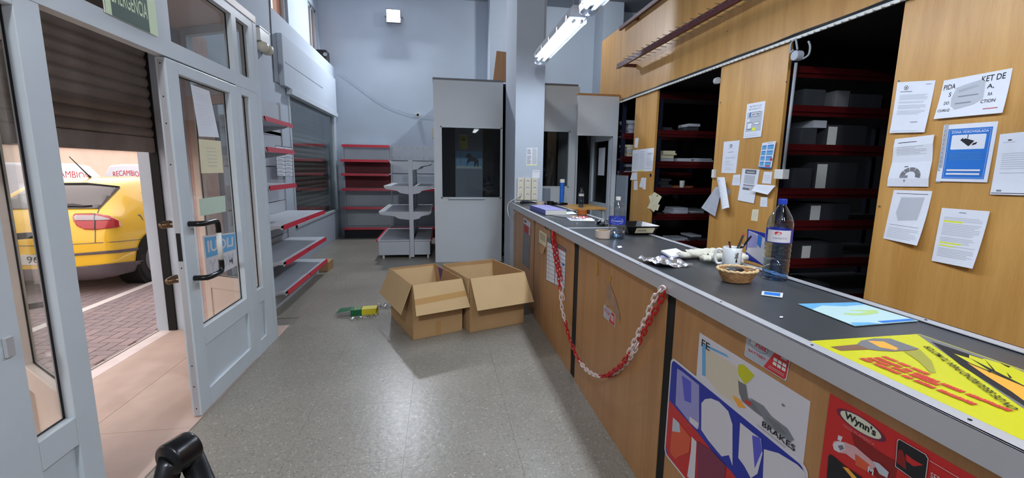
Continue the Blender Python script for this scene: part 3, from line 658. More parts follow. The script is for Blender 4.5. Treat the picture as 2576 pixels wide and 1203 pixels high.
for k in range(7):
    for z in (1.93, 1.72): g.tube([(-.98+.13*k, 10.10, z), (-.98+.13*k, 10.0, z-.01), (-.98+.13*k, 9.99, z+.01)], .003, 5)
g.done('peg_hooks', 'steel', t)['kind'] = 'stuff'
bx('plinth', (-2.0, 9.76, 0, -.08, 10.09, .17), 'dgrey', t)
# centre gondola, seen end on
GY0, GY1, GX = 7.45, 8.95, -.462
t = thing('gondola_shelving', 'double-sided white gondola shelf standing end-on beside the booth', 'shelving', (GX-.1, 8.2, 0))
for yy in (GY0, GY1-.05): bx('upright', (GX-.035, yy, .02, GX+.035, yy+.05, 1.62), 'shelf', t, bevel=.003)
for z in (.32, .75, 1.18): bx('back_panel', (GX-.012, GY0+.05, z, GX+.012, GY1-.05, z+.4), 'shelf', t)
bx('base', (-1.0, GY0+.005, .06, GX-.04, GY1, .285), 'shelf', t, bevel=.002); bx('base', (GX+.04, GY0+.005, .06, -.165, GY1, .285), 'shelf', t, bevel=.002)
for xx in (-.93, -.5, -.2): g = G().cyl((xx, GY0+.04, 0), (xx, GY0+.04, .06), .018, n=10); g.done('foot', 'whitep', t)
for z, dl, dr in ((.315, .55, .31), (.785, .49, .30), (1.205, .40, .33), (1.60, .30, .31)):
    for s, d in ((-1, dl), (1, dr)):
        x0, x1 = sorted((GX+s*.04, GX+s*d))
        g = G().box(x0, GY0+.004, z-.025, x1, GY1, z); o = g.done('shelf', 'shelf', t, bevel=.002)
        e = GX+s*d
        g = G().prism([(e, GY0, z-.03), (e+s*.014, GY0, z-.035), (e+s*.03, GY0, z+.004), (e, GY0, z+.004)], (0, GY1-GY0, 0)); g.done('price_strip', 'whitep' if z > .5 else 'red', o)
        if z > .5:
            for yy in (GY0, GY1-.006): G().prism([(GX+s*.036, yy, z-.0), (GX+s*d, yy, z-.0), (GX+s*d, yy, z-.05), (GX+s*(d*.55), yy, z-.075), (GX+s*(d*.42), yy, z-.115), (GX+s*.036, yy, z-.135)], (0, .004, 0)).done('bracket', 'shelf', o)
# ================================================================ CARDBOARD BOXES
def open_box(nm, label, base, h, flaps, mi='cardi'):
    """base = 4 floor corners in order; flaps = per side (drop angle deg, length) or None; th = wall thickness"""
    c = V3((0, 0, 0))
    for p in base: c += V3(p)/4
    t = thing(nm, label, 'box', (c.x, c.y, 0)); th = .005; b = [V3(p) for p in base]
    g = G()
    for k in range(4):
        p, q = b[k], b[(k+1) % 4]; u = (q-p).normalized(); n = V3((u.y, -u.x, 0))
        if n.dot((p+q)/2-c) < 0: n = -n
        g.obox(p+V3((0, 0, .002)), q-p, -n*th, (0, 0, h)); 
    g.prism([p+V3((0, 0, .001)) for p in b], (0, 0, .004)); g.done('body', 'card', t)
    for k, f in enumerate(flaps):
        if not f: continue
        ang, L, e0, e1 = f; p, q = b[k]+V3((0, 0, h)), b[(k+1) % 4]+V3((0, 0, h)); u = (q-p).normalized(); n = V3((u.y, -u.x, 0))
        if n.dot((p+q)/2-c-V3((0, 0, h))) < 0: n = -n
        a = radians(ang); d = n*cos(a)+V3((0, 0, -sin(a))); w = n*sin(a)+V3((0, 0, cos(a)))
        g = G().obox(p+u*.004+n*.002, (q-p)-u*.008, d*L, w*.004); pts = [p+u*.004+n*.002, q-u*.004+n*.002, q-u*(.004-e1)+d*L+n*.002, p+u*(.004-e0)+d*L+n*.002]
        g = G().prism(pts, w*.004); fo = g.done('flap', mi, t)
        if k == 1 and nm == 'cardboard_box' and 'handle hole' in label:
            s0, s1 = .42, .66; g = G(); P = lambda s, v: pts[0]*(1-s)*(1-v)+pts[1]*s*(1-v)+pts[2]*s*v+pts[3]*(1-s)*v
            g.prism([P(-.0, s0+.05), P(1.0, s0), P(1.0, s1-.05), P(-.0, s1)], w*.0047); g.done('tape', 'tape', t)
    return t
B1 = [V3((-.5, 4.48, 0)), V3((-.241, 3.789, 0)), V3((.197, 3.977, 0)), V3((-.062, 4.668, 0))]
b1 = open_box('cardboard_box', 'left open cardboard box with a handle hole and taped front flap', B1, .50, [(68, .27, .03, -.0), (62, .27, .02, .02), None, (110, .2, 0, 0)])
u = (B1[1]-B1[0]).normalized(); n = V3((u.y, -u.x, 0)); n = -n if n.dot(V3((-1, 0, 0))) < 0 else n
p = B1[0]+u*.36+V3((0, 0, .20)); g = G(); q = []
for a in range(16):
    an = 2*pi*a/16; q.append(p+u*(.05*cos(an)+(.0 if 1 else 0))+V3((0, 0, .014*sin(an)))+n*.0005)
g.prism(q, n*.0008); g.done('handle_hole', 'mortar', b1)
uu = (B1[2]-B1[1]).normalized(); nn = V3((uu.y, -uu.x, 0)); p = B1[1]+uu*.21+V3((0, 0, .003)); G().obox(p+nn*.0004, uu*.05, nn*.0006, (0, 0, .13)).done('tape', 'tape', b1)
# violet label inside the right wall
v = (B1[3]-B1[2]).normalized(); p = B1[2]+v*.48+V3((0, 0, .49)); nn = V3((-v.y, v.x, 0)); nn = nn if nn.dot(B1[0]-B1[2]) > 0 else -nn
G().prism([p+nn*.006, p+v*.13+nn*.006, p+v*.10+nn*.006-V3((0, 0, .06)), p+v*.07+nn*.006-V3((0, 0, .13)), p+v*.03+nn*.006-V3((0, 0, .07))], nn*.0006).done('label', mat('violet_label', (60, 44, 130), .5), b1)
B2 = [V3((.262, 3.905, 0)), V3((.806, 4.112, 0)), V3((.57, 4.76, 0)), V3((.03, 4.56, 0))]
open_box('cardboard_box', 'right open cardboard box, larger, standing by the counter', B2, .515, [(60, .30, .0, .02), (70, .28, 0, 0), (100, .2, 0, 0), (88, .26, .0, .0)])
# small things on the floor
def crumple(fn, nu, nv, amp, seed, name, m, label, cat, group=None, th=0, parent=None, fs=9, smooth=False):
    g = G()
    def F(a, b):
        p = V3(fn(a, b)); n = noise.noise(p*fs*3+V3((seed, 0, 0)))+.5*noise.noise(p*fs*7+V3((0, seed, 0)))
        return p+V3((0, 0, max(0, .5+n)*amp))
    g.grid(F, nu, nv); o = g.done(name, m, parent, smooth=smooth)
    if label: tag(o, label, cat, group)
    return o
o = V3((-.905, 4.515, .002)); u = V3((.99, .14, 0)).normalized()*.27; w = V3((-.05, .99, 0)).normalized()*.12
t = thing('product_carton', 'crushed green and yellow product carton on the floor', 'box', (o.x+.13, o.y+.06, 0))
g = G().obox(o+V3((0, 0, .0)), u*.40, w, (0, 0, .062)); g.done('green_half', 'cardg', t)
g = G(); a = o+u*.403; hb_ = V3((0, 0, .062)); e = u*.55
for base in (a, a+w): pass
g.obox(a, e, w, (0, 0, .002)); g.obox(a+hb_-V3((0, 0, .002)), e*.97, w, (0, 0, .002)); g.obox(a, e*.93, w*.015, hb_); g.obox(a+w*.985, e, w*.015, hb_); g.done('yellow_half', 'cardy', t)
G().prism([a+e, a+e+w*.6, a+e*1.12+w*.8+V3((0, 0, .05)), a+e*1.1+V3((0, 0, .03))], (0, 0, .0015)).done('flap', 'cardy', t)
G().prism([o+hb_, o+w+hb_, o-u*.42+w*1.1+V3((0, 0, .052)), o-u*.52+w*.2+V3((0, 0, .038))], (0, 0, .0015)).done('flap', 'cardg', t)
S = bil([o+u*.10+hb_+w*.95, o+u*.38+hb_+w*.95, o+u*.38+hb_+w*.08, o+u*.10+hb_+w*.08], (0, 0, 1)); S2 = lambda s, tt, h: S(1-tt, s, h)
d = Deco(S2, .0004); d.text('MANN', .05, .55, .95, .92, 'pgreen', .01); d.text('FILTER', .05, .1, .95, .46, 'pgreen', .01); d.done(t)
crumple(lambda a, b: (-.9+.235*a+.02*b, 4.36+.06*a+.085*b, .003), 22, 12, .028, 3.1, 'plastic_wrapper', 'clearp', 'crumpled clear plastic wrapper in front of the green carton', 'wrapper', fs=10)
crumple(lambda a, b: (-.68+.19*a, 4.74+.12*b-.03*a, .003), 18, 12, .03, 8.2, 'plastic_wrapper', 'clearp', 'crumpled clear plastic wrapper behind the green carton', 'wrapper', fs=11)

# ================================================================ LAMPS
def lamp(y0, y1, label, x=1.22, z=2.75):
    t = thing('fluorescent_lamp', label, 'lamp', (x, (y0+y1)/2, z), None)
    g = G(); pr = [(x-.055, z+.17), (x+.055, z+.17), (x+.08, z+.11), (x+.08, z+.075), (x-.08, z+.075), (x-.08, z+.11)]
    g.prism([(a, y0, b) for a, b in pr], (0, y1-y0, 0)); g.done('housing', 'greyp', t, bevel=.006)
    g = G(); pr = [(x-.079, z+.075), (x-.072, z+.02), (x-.045, z), (x+.045, z), (x+.072, z+.02), (x+.079, z+.075)]
    for k in range(5):
        a, b = pr[k], pr[k+1]; g.quad((a[0], y0, a[1]), (b[0], y0, b[1]), (b[0], y1, b[1]), (a[0], y1, a[1]))
    g.quad(*[(a, y0, b) for a, b in reversed(pr)]); g.quad(*[(a, y1, b) for a, b in pr]); g.done('diffuser', 'clear', t)
    for dx in (-.035, .035):
        o = G().cyl((x+dx, y0+.06, z+.045), (x+dx, y1-.06, z+.045), .013, n=12).done('tube', 'tubee', t, smooth=True)
        for yy in (y0+.015, y1-.06): G().cyl((x+dx, yy, z+.045), (x+dx, yy+.045, z+.045), .014, n=12).done('tube_cap', 'whitep', o)
    for s in (-1, 1):
        for k in range(5):
            yy = y0+.1+(y1-y0-.2)*k/4; bx('clip', (x+s*.082-.004, yy-.012, z+.055, x+s*.082+.004, yy+.012, z+.105), 'steel', t)
    for yy in (y0+.18, y1-.18): G().cyl((x, yy, z+.17), (x, yy, ZC), .004, n=6).done('suspension_rod', 'gcable', t)
    L = bpy.data.lights.new('lamp_light', 'AREA'); L.shape = 'RECTANGLE'; L.size = .12; L.size_y = y1-y0-.2; L.energy = LAMP_WATTS; L.color = (.86, .93, 1.0)
    o = bpy.data.objects.new('lamp_light', L); COL.objects.link(o); o.location = (x, (y0+y1)/2, z-.006); return t
lamp(3.97, 5.47, 'hanging twin-tube fluorescent lamp, farther of the two over the counter')
lamp(2.22, 3.72, 'hanging twin-tube fluorescent lamp cut by the top edge, nearer of the two')
lamp(.3, 1.8, 'added twin-tube fill lamp, unseen, above the near end of the counter')  # added out of view to brighten the near counter
lamp(-1.7, -.2, 'added twin-tube fill lamp, unseen, behind the viewpoint')  # another added lamp out of view, general fill

t = thing('flood_light', 'square white flood light glowing high on the back wall', 'lamp', (-.885, 9.95, 4.5))
bx('housing', (-1.03, 9.93, 4.44, -.74, 9.99, 4.70), 'mgrey', t, bevel=.006); g = G().box(-1.015, 9.925, 4.455, -.755, 9.9295, 4.685); g.done('lit_panel', 'flood', t)
g = G(); g.tube([(-1.04, 9.96, 4.56), (-1.06, 9.97, 4.57), (-1.06, 10.148, 4.6)], .008, 6); g.tube([(-.73, 9.96, 4.56), (-.71, 9.97, 4.57), (-.71, 10.148, 4.6)], .008, 6); g.done('bracket', 'mgrey', t)
L = bpy.data.lights.new('flood_lamp', 'AREA'); L.shape = 'SQUARE'; L.size = .25; L.energy = FLOOD_WATTS; L.color = (.85, .9, 1.0); o = bpy.data.objects.new('flood_lamp', L); COL.objects.link(o)
o.location = (-.885, 9.915, 4.57); o.rotation_euler = (radians(-58), 0, 0)
t = thing('flood_light', 'added square flood light, unseen, under the ceiling above the booths', 'lamp', (2.2, 7.5, 4.9))  # added above the frame to light the back wall and booth fronts
bx('housing', (2.05, 7.4, 4.93, 2.35, 7.7, 4.98), 'mgrey', t, bevel=.006); bx('bracket', (2.18, 7.53, 4.98, 2.22, 7.57, ZC), 'mgrey', t); G().box(2.06, 7.41, 4.926, 2.34, 7.69, 4.9295).done('lit_panel', 'flood', t)
L = bpy.data.lights.new('flood_lamp', 'AREA'); L.shape = 'SQUARE'; L.size = .26; L.energy = 85; L.color = (.86, .92, 1.0); o = bpy.data.objects.new('flood_lamp', L); COL.objects.link(o)
o.location = (2.2, 7.55, 4.915); o.rotation_euler = (radians(35), 0, 0)
t = thing('flood_light', 'added square flood light, unseen, on the wall behind the viewpoint', 'lamp', (-.8, -2.9, 4.3))  # added fill from behind, for the faces turned to the camera
bx('housing', (-1.0, -2.98, 4.25, -.6, -2.9, 4.6), 'mgrey', t, bevel=.006); G().box(-.98, -2.8995, 4.27, -.62, -2.896, 4.58).done('lit_panel', 'flood', t)
L = bpy.data.lights.new('flood_lamp', 'AREA'); L.shape = 'SQUARE'; L.size = .35; L.energy = FRONT_FILL_WATTS; L.color = (.90, .94, 1.0); o = bpy.data.objects.new('flood_lamp', L); COL.objects.link(o)
o.location = (-.8, -2.88, 4.42); o.rotation_euler = (radians(68), 0, 0)
# ================================================================ FIXTURES ON THE WALLS
t = thing('emergency_light', 'emergency light with two cream lamp heads on the left wall', 'lamp', (XW, 6.13, 2.84))
bx('housing', (XW+.001, 5.98, 2.98, XW+.07, 6.30, 3.13), 'whitep', t, bevel=.008); bx('top_rim', (XW+.001, 5.97, 3.13, XW+.075, 6.31, 3.142), 'steel', t)
for yy in (6.06, 6.22):
    G().lathe((XW+.06, yy, 2.86), [(0, 0), (.04, .008), (.062, .035), (.07, .07), (.06, .11), (.03, .12), (0, .12)], 18).done('lamp_head', 'cream', t, smooth=True)
t = thing('loudspeaker', 'small black loudspeaker on the ledge in the back left corner', 'speaker', (-2.27, 9.82, 3.562))
bx('cabinet', (-2.38, 9.70, 3.562, -2.17, 9.95, 3.79), 'speakerm', t, bevel=.02); G().cyl((-2.2, 9.69, 3.70), (-2.2, 9.702, 3.70), .035, n=16).done('driver', 'greyp', t)
t = thing('dome_camera', 'small white round camera on the back wall', 'camera', (-.44, 10.1, 2.6))
G().cyl((-.44, 10.149, 2.64), (-.44, 10.10, 2.64), .05, .046, 20).done('base', 'whitep', t); G().lathe((-.44, 10.09, 2.61), [(0, 0), (.022, .008), (.03, .03), (.022, .052), (0, .06)], 16).done('lens_ball', 'black', t, smooth=True)
tag(bx('wall_switch', (-.105, 7.3, 1.98, -.077, 7.42, 2.13), 'cream'), 'small cream switch on the left edge of the booth', 'switch')
tag(G().tube(spline([at(855, 182, 'Y', 10.14), at(900, 215, 'Y', 10.14), at(960, 258, 'Y', 10.14), at(1010, 280, 'Y', 10.14), at(1046, 289, 'Y', 10.14), at(1088, 292, 'Y', 10.14)], 5), .003, 5).done('wall_cable', 'greyp'), 'thin pale cable sagging across the back wall to the camera', 'cable')
P = [at(x, y, 'X', XW+.006) for x, y in ((678, 0), (684, 110), (690, 204), (714, 216))]
tag(G().tube(P, .006, 6).done('wall_cable', 'mgrey'), 'grey cable running down the left wall beside the cover board', 'cable')
# sign
def exitsign(d):
    d.rect(.0, 0, 1, 1, 'glow'); d.rect(.1, .0, .82, 1, 'green')
    d.text('SALIDA DE', .13, .58, .74, .84, 'glow', .012); d.text('EMERGENCIA', .12, .22, .80, .48, 'glow', .012)
o = bx('exit_sign', (FX+.003, 2.30, 2.147, FX+.008, 2.668, 2.42), 'whitep'); tag(o, 'dark green exit sign with pale letters over the doorway', 'sign')
S = bil([V3((FX+.0085, y, z)) for y, z in ((2.302, 2.42), (2.668, 2.42), (2.668, 2.148), (2.302, 2.148))], (1, 0, 0)); d = Deco(S, .0003); exitsign(d); d.done(o)
# ================================================================ PRINT ON THE COUNTER FRONT  (plane x = CX)
NF = (-1, 0, 0)
def cq(*p): return pxq(p, 'X', CX-.0005)
SX = lambda X: (lambda s, t, h: V3((X-h, s, t)))
def tr(sc, ox, oy, X=CX-.001):
    """outline read in the photograph -> (y, z) on the counter front"""
    return lambda L: [(lambda p: (p.y, p.z))(at(ox+x/sc, oy+y/sc, 'X', X)) for x, y in L]
def ftext(d, st, tl, br, m, bold=0):
    """upright text on the counter front between two (y, z) corners"""
    vs, fs, _ = textmesh(st, bold); h = d.eps(); i0 = len(d.g.v); i = d.mi(m)
    for a, b in vs: d.g.v.append((tl[0]+(br[0]-tl[0])*a, br[1]+(tl[1]-br[1])*b, h))
    for f in fs: d.g.f.append(tuple(i0+k for k in f)); d.g.m.append(i)
T2 = tr(2.984, 1660, 800)
def rr_pts(y0, y1, z0, z1, r):
    p = []
    for cy, cz, a in ((y0-r, z1-r, 0), (y1+r, z1-r, pi/2), (y1+r, z0+r, pi), (y0-r, z0+r, 3*pi/2)): p += [(cy+r*cos(a+pi/2*k/5), cz+r*sin(a+pi/2*k/5)) for k in range(6)]
    return p
# white BRAKES poster
o = tag(G().prism([V3((CX-.0012, y, z)) for y, z in ((1.428, .912), (.928, .914), (.924, .56), (1.424, .56))], (.0006, 0, 0)).done('brake_poster', 'offw'), 'white poster reading BRAKES on the counter front', 'poster')
d = Deco(SX(CX-.0013), .0001)
cream_p = mat('cream_smudge', (206, 194, 170), .5); silv = mat('silver_print', (120, 124, 130), .5)
d.poly(T2([(345, 215), (470, 300), (600, 380), (600, 560), (560, 640), (440, 560), (345, 440)]), cream_p); d.poly(T2([(318, 196), (345, 205), (345, 440), (318, 430)]), 'sky'); d.poly(T2([(345, 200), (500, 275), (520, 300), (345, 218)]), 'sky')
q = T2([(318, 150), (378, 205)]); ftext(d, 'FE', (q[0][0], .895), (q[1][0], .868), 'ink', .01)
d.poly(T2([(545, 580), (600, 610), (650, 680), (590, 670)]), 'porange'); d.poly(T2([(590, 352), (632, 350), (712, 432), (680, 470), (640, 500), (590, 470)]), 'pyel'); d.poly(T2([(575, 400), (600, 440), (640, 500), (600, 480)]), 'offw')
d.poly(T2([(590, 470), (650, 505), (662, 600), (700, 630), (770, 690), (768, 742), (700, 690), (620, 625), (597, 560)]), 'mgrey'); d.poly(T2([(640, 610), (690, 640), (680, 662), (640, 635)]), 'inkred')
d.poly(T2([(680, 600), (780, 660), (840, 740), (960, 830), (1010, 915), (985, 932), (900, 872), (800, 790), (760, 720)]), silv); d.poly(T2([(800, 740), (900, 800), (960, 880), (880, 850)]), 'mgrey'); d.poly(T2([(918, 640), (940, 655), (942, 668), (925, 660)]), 'mgrey')
q = T2([(770, 815), (775, 765), (1020, 995), (1028, 950)]); ftext(d, 'BRAKES', (q[0][0], q[1][1]-.002), (q[2][0], q[0][1]+.002), 'ink', .015)
q = T2([(735, 800), (950, 975)]); d.poly([(q[0][0], q[0][1]), (q[1][0], q[0][1]), (q[1][0], q[0][1]-.0012), (q[0][0], q[0][1]-.0012)], 'mgrey'); d.done(o)
# large round-cornered sticker
X2 = CX-.0034
o = tag(G().prism([V3((X2, y, z)) for y, z in rr_pts(1.607, .905, .30, .741, .03)], (.0012, 0, 0)).done('round_cornered_sticker', 'offw'), 'large round-cornered blue and red sticker on the counter front', 'sticker')
d = Deco(SX(X2), .0002); d.poly(rr_pts(1.598, .914, .309, .732, .024), 'pblue'); bb = mat('violet_blue_print', (84, 84, 190), .5); mg = mat('magenta_print', (120, 44, 70), .5); orr = mat('orange_red_print', (206, 84, 52), .5)
d.poly([(1.598, .552), (1.53, .545)]+T2([(200, 762), (290, 862), (400, 1005), (540, 1150), (620, 1260)])+[(1.10, .309), (1.57, .309), (1.598, .34)], 'pred')
d.poly(T2([(135, 380), (172, 402), (300, 505), (300, 830), (285, 836), (228, 782), (122, 650)]), 'lilac'); d.poly(T2([(170, 430), (240, 480), (240, 640), (190, 620)]), bb); d.poly(T2([(228, 740), (298, 790), (285, 836), (228, 782)]), 'offw')
d.poly(T2([(318, 640), (345, 610), (390, 604), (450, 628), (520, 700), (552, 800), (552, 1112), (470, 1040), (370, 920), (316, 840)]), 'offw'); d.poly(T2([(525, 1030), (552, 1112), (470, 1040)]), 'pblue')
d.poly(T2([(610, 785), (705, 862), (765, 905), (778, 1020), (740, 1170), (690, 1203), (640, 1110), (596, 1050)]), 'offw'); d.poly(T2([(700, 880), (760, 900), (775, 1000), (720, 1130)]), bb); d.poly(T2([(790, 985), (900, 1015), (1040, 1100), (1100, 1160), (1100, 1230), (780, 1230)]), 'offw')
d.poly(T2([(105, 745), (152, 790), (240, 900), (225, 1010), (150, 1040), (122, 1062), (82, 1010)]), orr); d.poly(T2([(105, 745), (152, 790), (160, 860), (98, 850)]), 'lgrey'); d.poly(T2([(245, 890), (283, 930), (268, 1230), (212, 1190), (240, 1000)]), 'offw'); d.poly(T2([(290, 925), (400, 1000), (505, 1112), (490, 1230), (285, 1230)]), mg)
d.done(o)
def d_arr(d):
    d.rrect(0, 0, 1, 1, .07, .1, 'whitep'); d.rrect(.01, .015, .99, .985, .06, .09, 'greyp'); d.poly([(.49, .03), (.72, .97), (.96, .97), (.985, .9), (.985, .1), (.95, .03)], 'inkred')
    d.ell(.31, .66, .23, .20, 'ink'); d.ell(.31, .66, .222, .188, 'greyp'); d.text('ar', .12, .60, .24, .74, 'whitep', .03); d.text('ruiz', .25, .60, .5, .78, 'inkred', .03); d.text('BATTERY', .09, .28, .52, .38, 'inkred', .01)
    d.ell(.62, .82, .07, .06, 'mgrey'); d.rect(.82, .70, .94, .92, 'greyp')
    for a in range(3):
        for b in range(2): d.rrect(.68+.1*a, .32+.16*b, .76+.1*a, .44+.16*b, .01, .02, 'whitep')
    d.rect(.62, .2, .95, .215, 'whitep'); d.rect(.6, .14, .95, .155, 'whitep')
sheet('battery_sticker', cq((1882, 833), (1992, 893), (1978, 960), (1873, 895)), 'greyp', 'grey and red arruiz battery sticker under the counter edge', 'sticker', n=NF, deco=d_arr)
T3 = tr(4.95, 2040, 960)
q = T3([(240, 150)])[0]; WT = q[1]
o = tag(G().prism([V3((CX-.0012, y, z)) for y, z in ((q[0], WT), (.40, WT), (.40, .55), (q[0], .55))], (.0006, 0, 0)).done('product_poster', 'pred'), "red Wynn's poster on the counter front", 'poster')
d = Deco(SX(CX-.0013), .0001)
def ell(cy, cz, ry, rz, m): d.poly([(cy+ry*cos(2*pi*k/28), cz+rz*sin(2*pi*k/28)) for k in range(28)], m)
e = T3([(372, 372), (878, 712)]); ey = (e[0][0]+e[1][0])/2; ez = (e[0][1]+e[1][1])/2; ry = abs(e[0][0]-e[1][0])/2; wl = T3([(425, 395), (425, 480), (822, 600), (805, 680)])
dk = mat('dark_red_print', (130, 22, 22), .5)
d.poly(T3([(500, 620), (900, 900), (1080, 1000), (1060, 1203), (820, 1203), (560, 860)]), dk)
ell(ey, ez, ry*1.2, .019, 'blue' if 0 else mat('purple_halo', (104, 34, 62), .5)); ell(ey, ez, ry, .0165, mat('badge_cream', (206, 206, 180), .5)); ftext(d, "Wynn's", (wl[0][0], ez+.0115), (wl[2][0], ez-.0115), 'ink', .04)
ftext(d, 'MADE IN AMERICA', (T3([(410, 515)])[0][0], ez-.022), (T3([(800, 770)])[0][0], ez-.029), mat('pink_print', (206, 130, 130), .5))
d.poly(T3([(345, 668), (400, 690), (378, 748), (335, 722)]), 'offw'); d.poly(T3([(275, 790), (290, 745), (340, 738), (440, 760), (560, 810), (780, 1000), (820, 1060), (760, 1100), (640, 1050), (440, 900), (350, 885), (290, 850)]), mat('pink_white_print', (206, 160, 160), .5)); d.poly(T3([(280, 780), (340, 745), (420, 765), (430, 850), (350, 880), (290, 840)]), 'offw'); d.poly(T3([(340, 800), (400, 790), (420, 840), (370, 860)]), 'mgrey')
d.poly(T3([(225, 925), (250, 905), (320, 955), (430, 1050), (640, 1190), (660, 1240), (200, 1240)]), 'ink'); d.poly(T3([(400, 1060), (470, 1080), (580, 1203), (520, 1203)]), 'porange'); d.poly(T3([(560, 900), (740, 1040), (700, 1120), (560, 1040)]), orr)
q = T3([(722, 1060), (790, 1190)]); ftext(d, 'M', (q[0][0], T3([(735, 1060)])[0][1]), (T3([(800, 1060)])[0][0], T3([(722, 1130)])[0][1]), 'offw', .04)
d.poly(T3([(780, 990), (860, 1020), (980, 1130), (960, 1203), (860, 1150)]), 'lgrey')
d.poly(T3([(1085, 735), (1110, 716), (1440, 905), (1475, 960), (1440, 1230), (1300, 1230), (1060, 1060)]), 'whitep'); d.poly(T3([(1092, 740), (1114, 724), (1434, 910), (1466, 962), (1432, 1230), (1300, 1225), (1068, 1055)]), 'ink'); d.poly(T3([(1190, 900), (1300, 980), (1412, 1042), (1290, 1056), (1200, 990)]), 'pred'); d.poly(T3([(1070, 1000), (1100, 850), (1150, 850), (1190, 960), (1200, 1100)]), dk)
q = T3([(1510, 1125), (1640, 1180)]); ftext(d, 'SER', (q[0][0], q[0][1]), (q[1][0], q[0][1]-.012), 'offw'); q = T3([(1490, 980), (1782, 1130)]); d.poly([(q[0][0], q[0][1]), (q[1][0]-.1, q[0][1]), (q[1][0]-.1, q[0][1]-.001), (q[0][0], q[0][1]-.001)], 'offw'); d.done(o)
def d_black(d):
    d.rect(0, 0, 1, 1, 'mgrey'); d.rect(0, .88, 1, 1, 'offw'); d.rect(.1, .92, .4, .96, 'ink'); d.rect(.15, .72, .75, .87, 'inkred'); d.rect(.8, .72, .95, .87, 'offw')
    for k in range(5): d.rect(.1, .52+.04*k, .9, .525+.04*k, 'lgrey')
    d.rect(.12, .1, .8, .48, 'grey')
sheet('slim_poster', cq((1318, 547), (1335, 560), (1332, 680), (1314, 662)), 'mgrey', 'slim dark poster with a red band near the far end of the counter', 'poster', n=NF, deco=d_black)
def d_note(d): d.lines(.12, .9, .35, .9, 6, 'ink', .35, 4); 
sheet('taped_note', cq((1357, 578), (1375, 590), (1374, 622), (1356, 610)), 'paper2', 'cream note taped beside the chart, far left of the hanging chain', 'note', n=NF, deco=d_note)
sheet('loose_slip', cq((1357, 616), (1372, 622), (1371, 640), (1362, 634)), 'card', 'small brown slip curling under the cream note', 'note', n=NF, curl=lambda s, t: .02*(1-t))
def d_cal(d):
    d.rect(0, 0, 1, 1, 'ink'); d.rect(.01, .01, .99, .90, 'paper'); d.rect(.02, .905, .98, .99, 'mgrey'); d.rect(.70, .915, .9, .945, 'inkred')
    for k in range(1, 9): d.rect(0, .9*k/9, 1, .9*k/9+.006, 'ink' if k > 3 else 'inkred')
    d.rect(.49, 0, .51, .9, 'ink'); d.rect(.14, 0, .148, .9, 'grey'); d.rect(.64, 0, .648, .9, 'grey'); d.rect(.86, .56, .96, .62, 'blue')
sheet('year_planner', cq((1377, 597), (1424, 626), (1421, 728), (1374, 705)), 'paper', 'white ruled planner poster behind the hanging chain', 'poster', n=NF, deco=d_cal)
def d_st2(d):
    d.rrect(0, 0, 1, 1, .05, .05, 'whitep'); d.rect(.03, .03, .97, .97, 'greyp'); d.ell(.30, .64, .24, .2, 'inkred'); d.ell(.30, .64, .2, .16, 'greyp'); d.text('ruiz', .12, .57, .5, .72, 'inkred', .03); d.poly([(.5, .04), (.72, .96), (.96, .96), (.96, .04)], 'inkred')
    for k in range(3): d.rect(.66, .3+.16*k, .9, .4+.16*k, 'whitep')
sheet('small_battery_sticker', cq((1520, 766), (1548, 792), (1547, 824), (1519, 796)), 'whitep', 'small red and grey battery sticker in the middle of the chained panel', 'sticker', n=NF, deco=d_st2)
# faint coloured smudges left on the panel
S = lambda s, t, h: V3((CX-.0012-h, 2.567-.5*s, .60+.35*t)); d = Deco(S)
sm = mat('faded_print', (170, 130, 96), .6, var=.15, scale=30); sy = mat('faded_yellow', (186, 140, 44), .6, var=.1, scale=20); sg = mat('faded_grey_print', (150, 124, 104), .6, var=.2, scale=25)
def blob(d, pts, m): d.poly(pts, m)
d0 = Deco(S); blob(d0, [(.06, .98), (.10, 1.02), (.13, .95), (.14, .8), (.11, .74), (.07, .82)], sy)
blob(d, [(.48, .86), (.53, .92), (.56, .87), (.53, .77), (.48, .76)], sy)
blob(d, [(.42, .78), (.50, .8), (.60, .70), (.72, .58), (.84, .40), (.86, .28), (.76, .34), (.62, .44), (.52, .40), (.46, .34), (.42, .52)], sm)
blob(d, [(.50, .74), (.56, .70), (.60, .56), (.52, .46), (.46, .56)], sg); blob(d, [(.64, .62), (.74, .52), (.86, .32), (.8, .3), (.68, .44)], sg)
tag(d0.done(None, 'faded_mark'), 'small faded yellow mark at the left of the chained panel', 'mark'); o = d.done(None, 'faded_transfer'); tag(o, 'faded remains of a printed transfer on the chained counter panel', 'transfer')

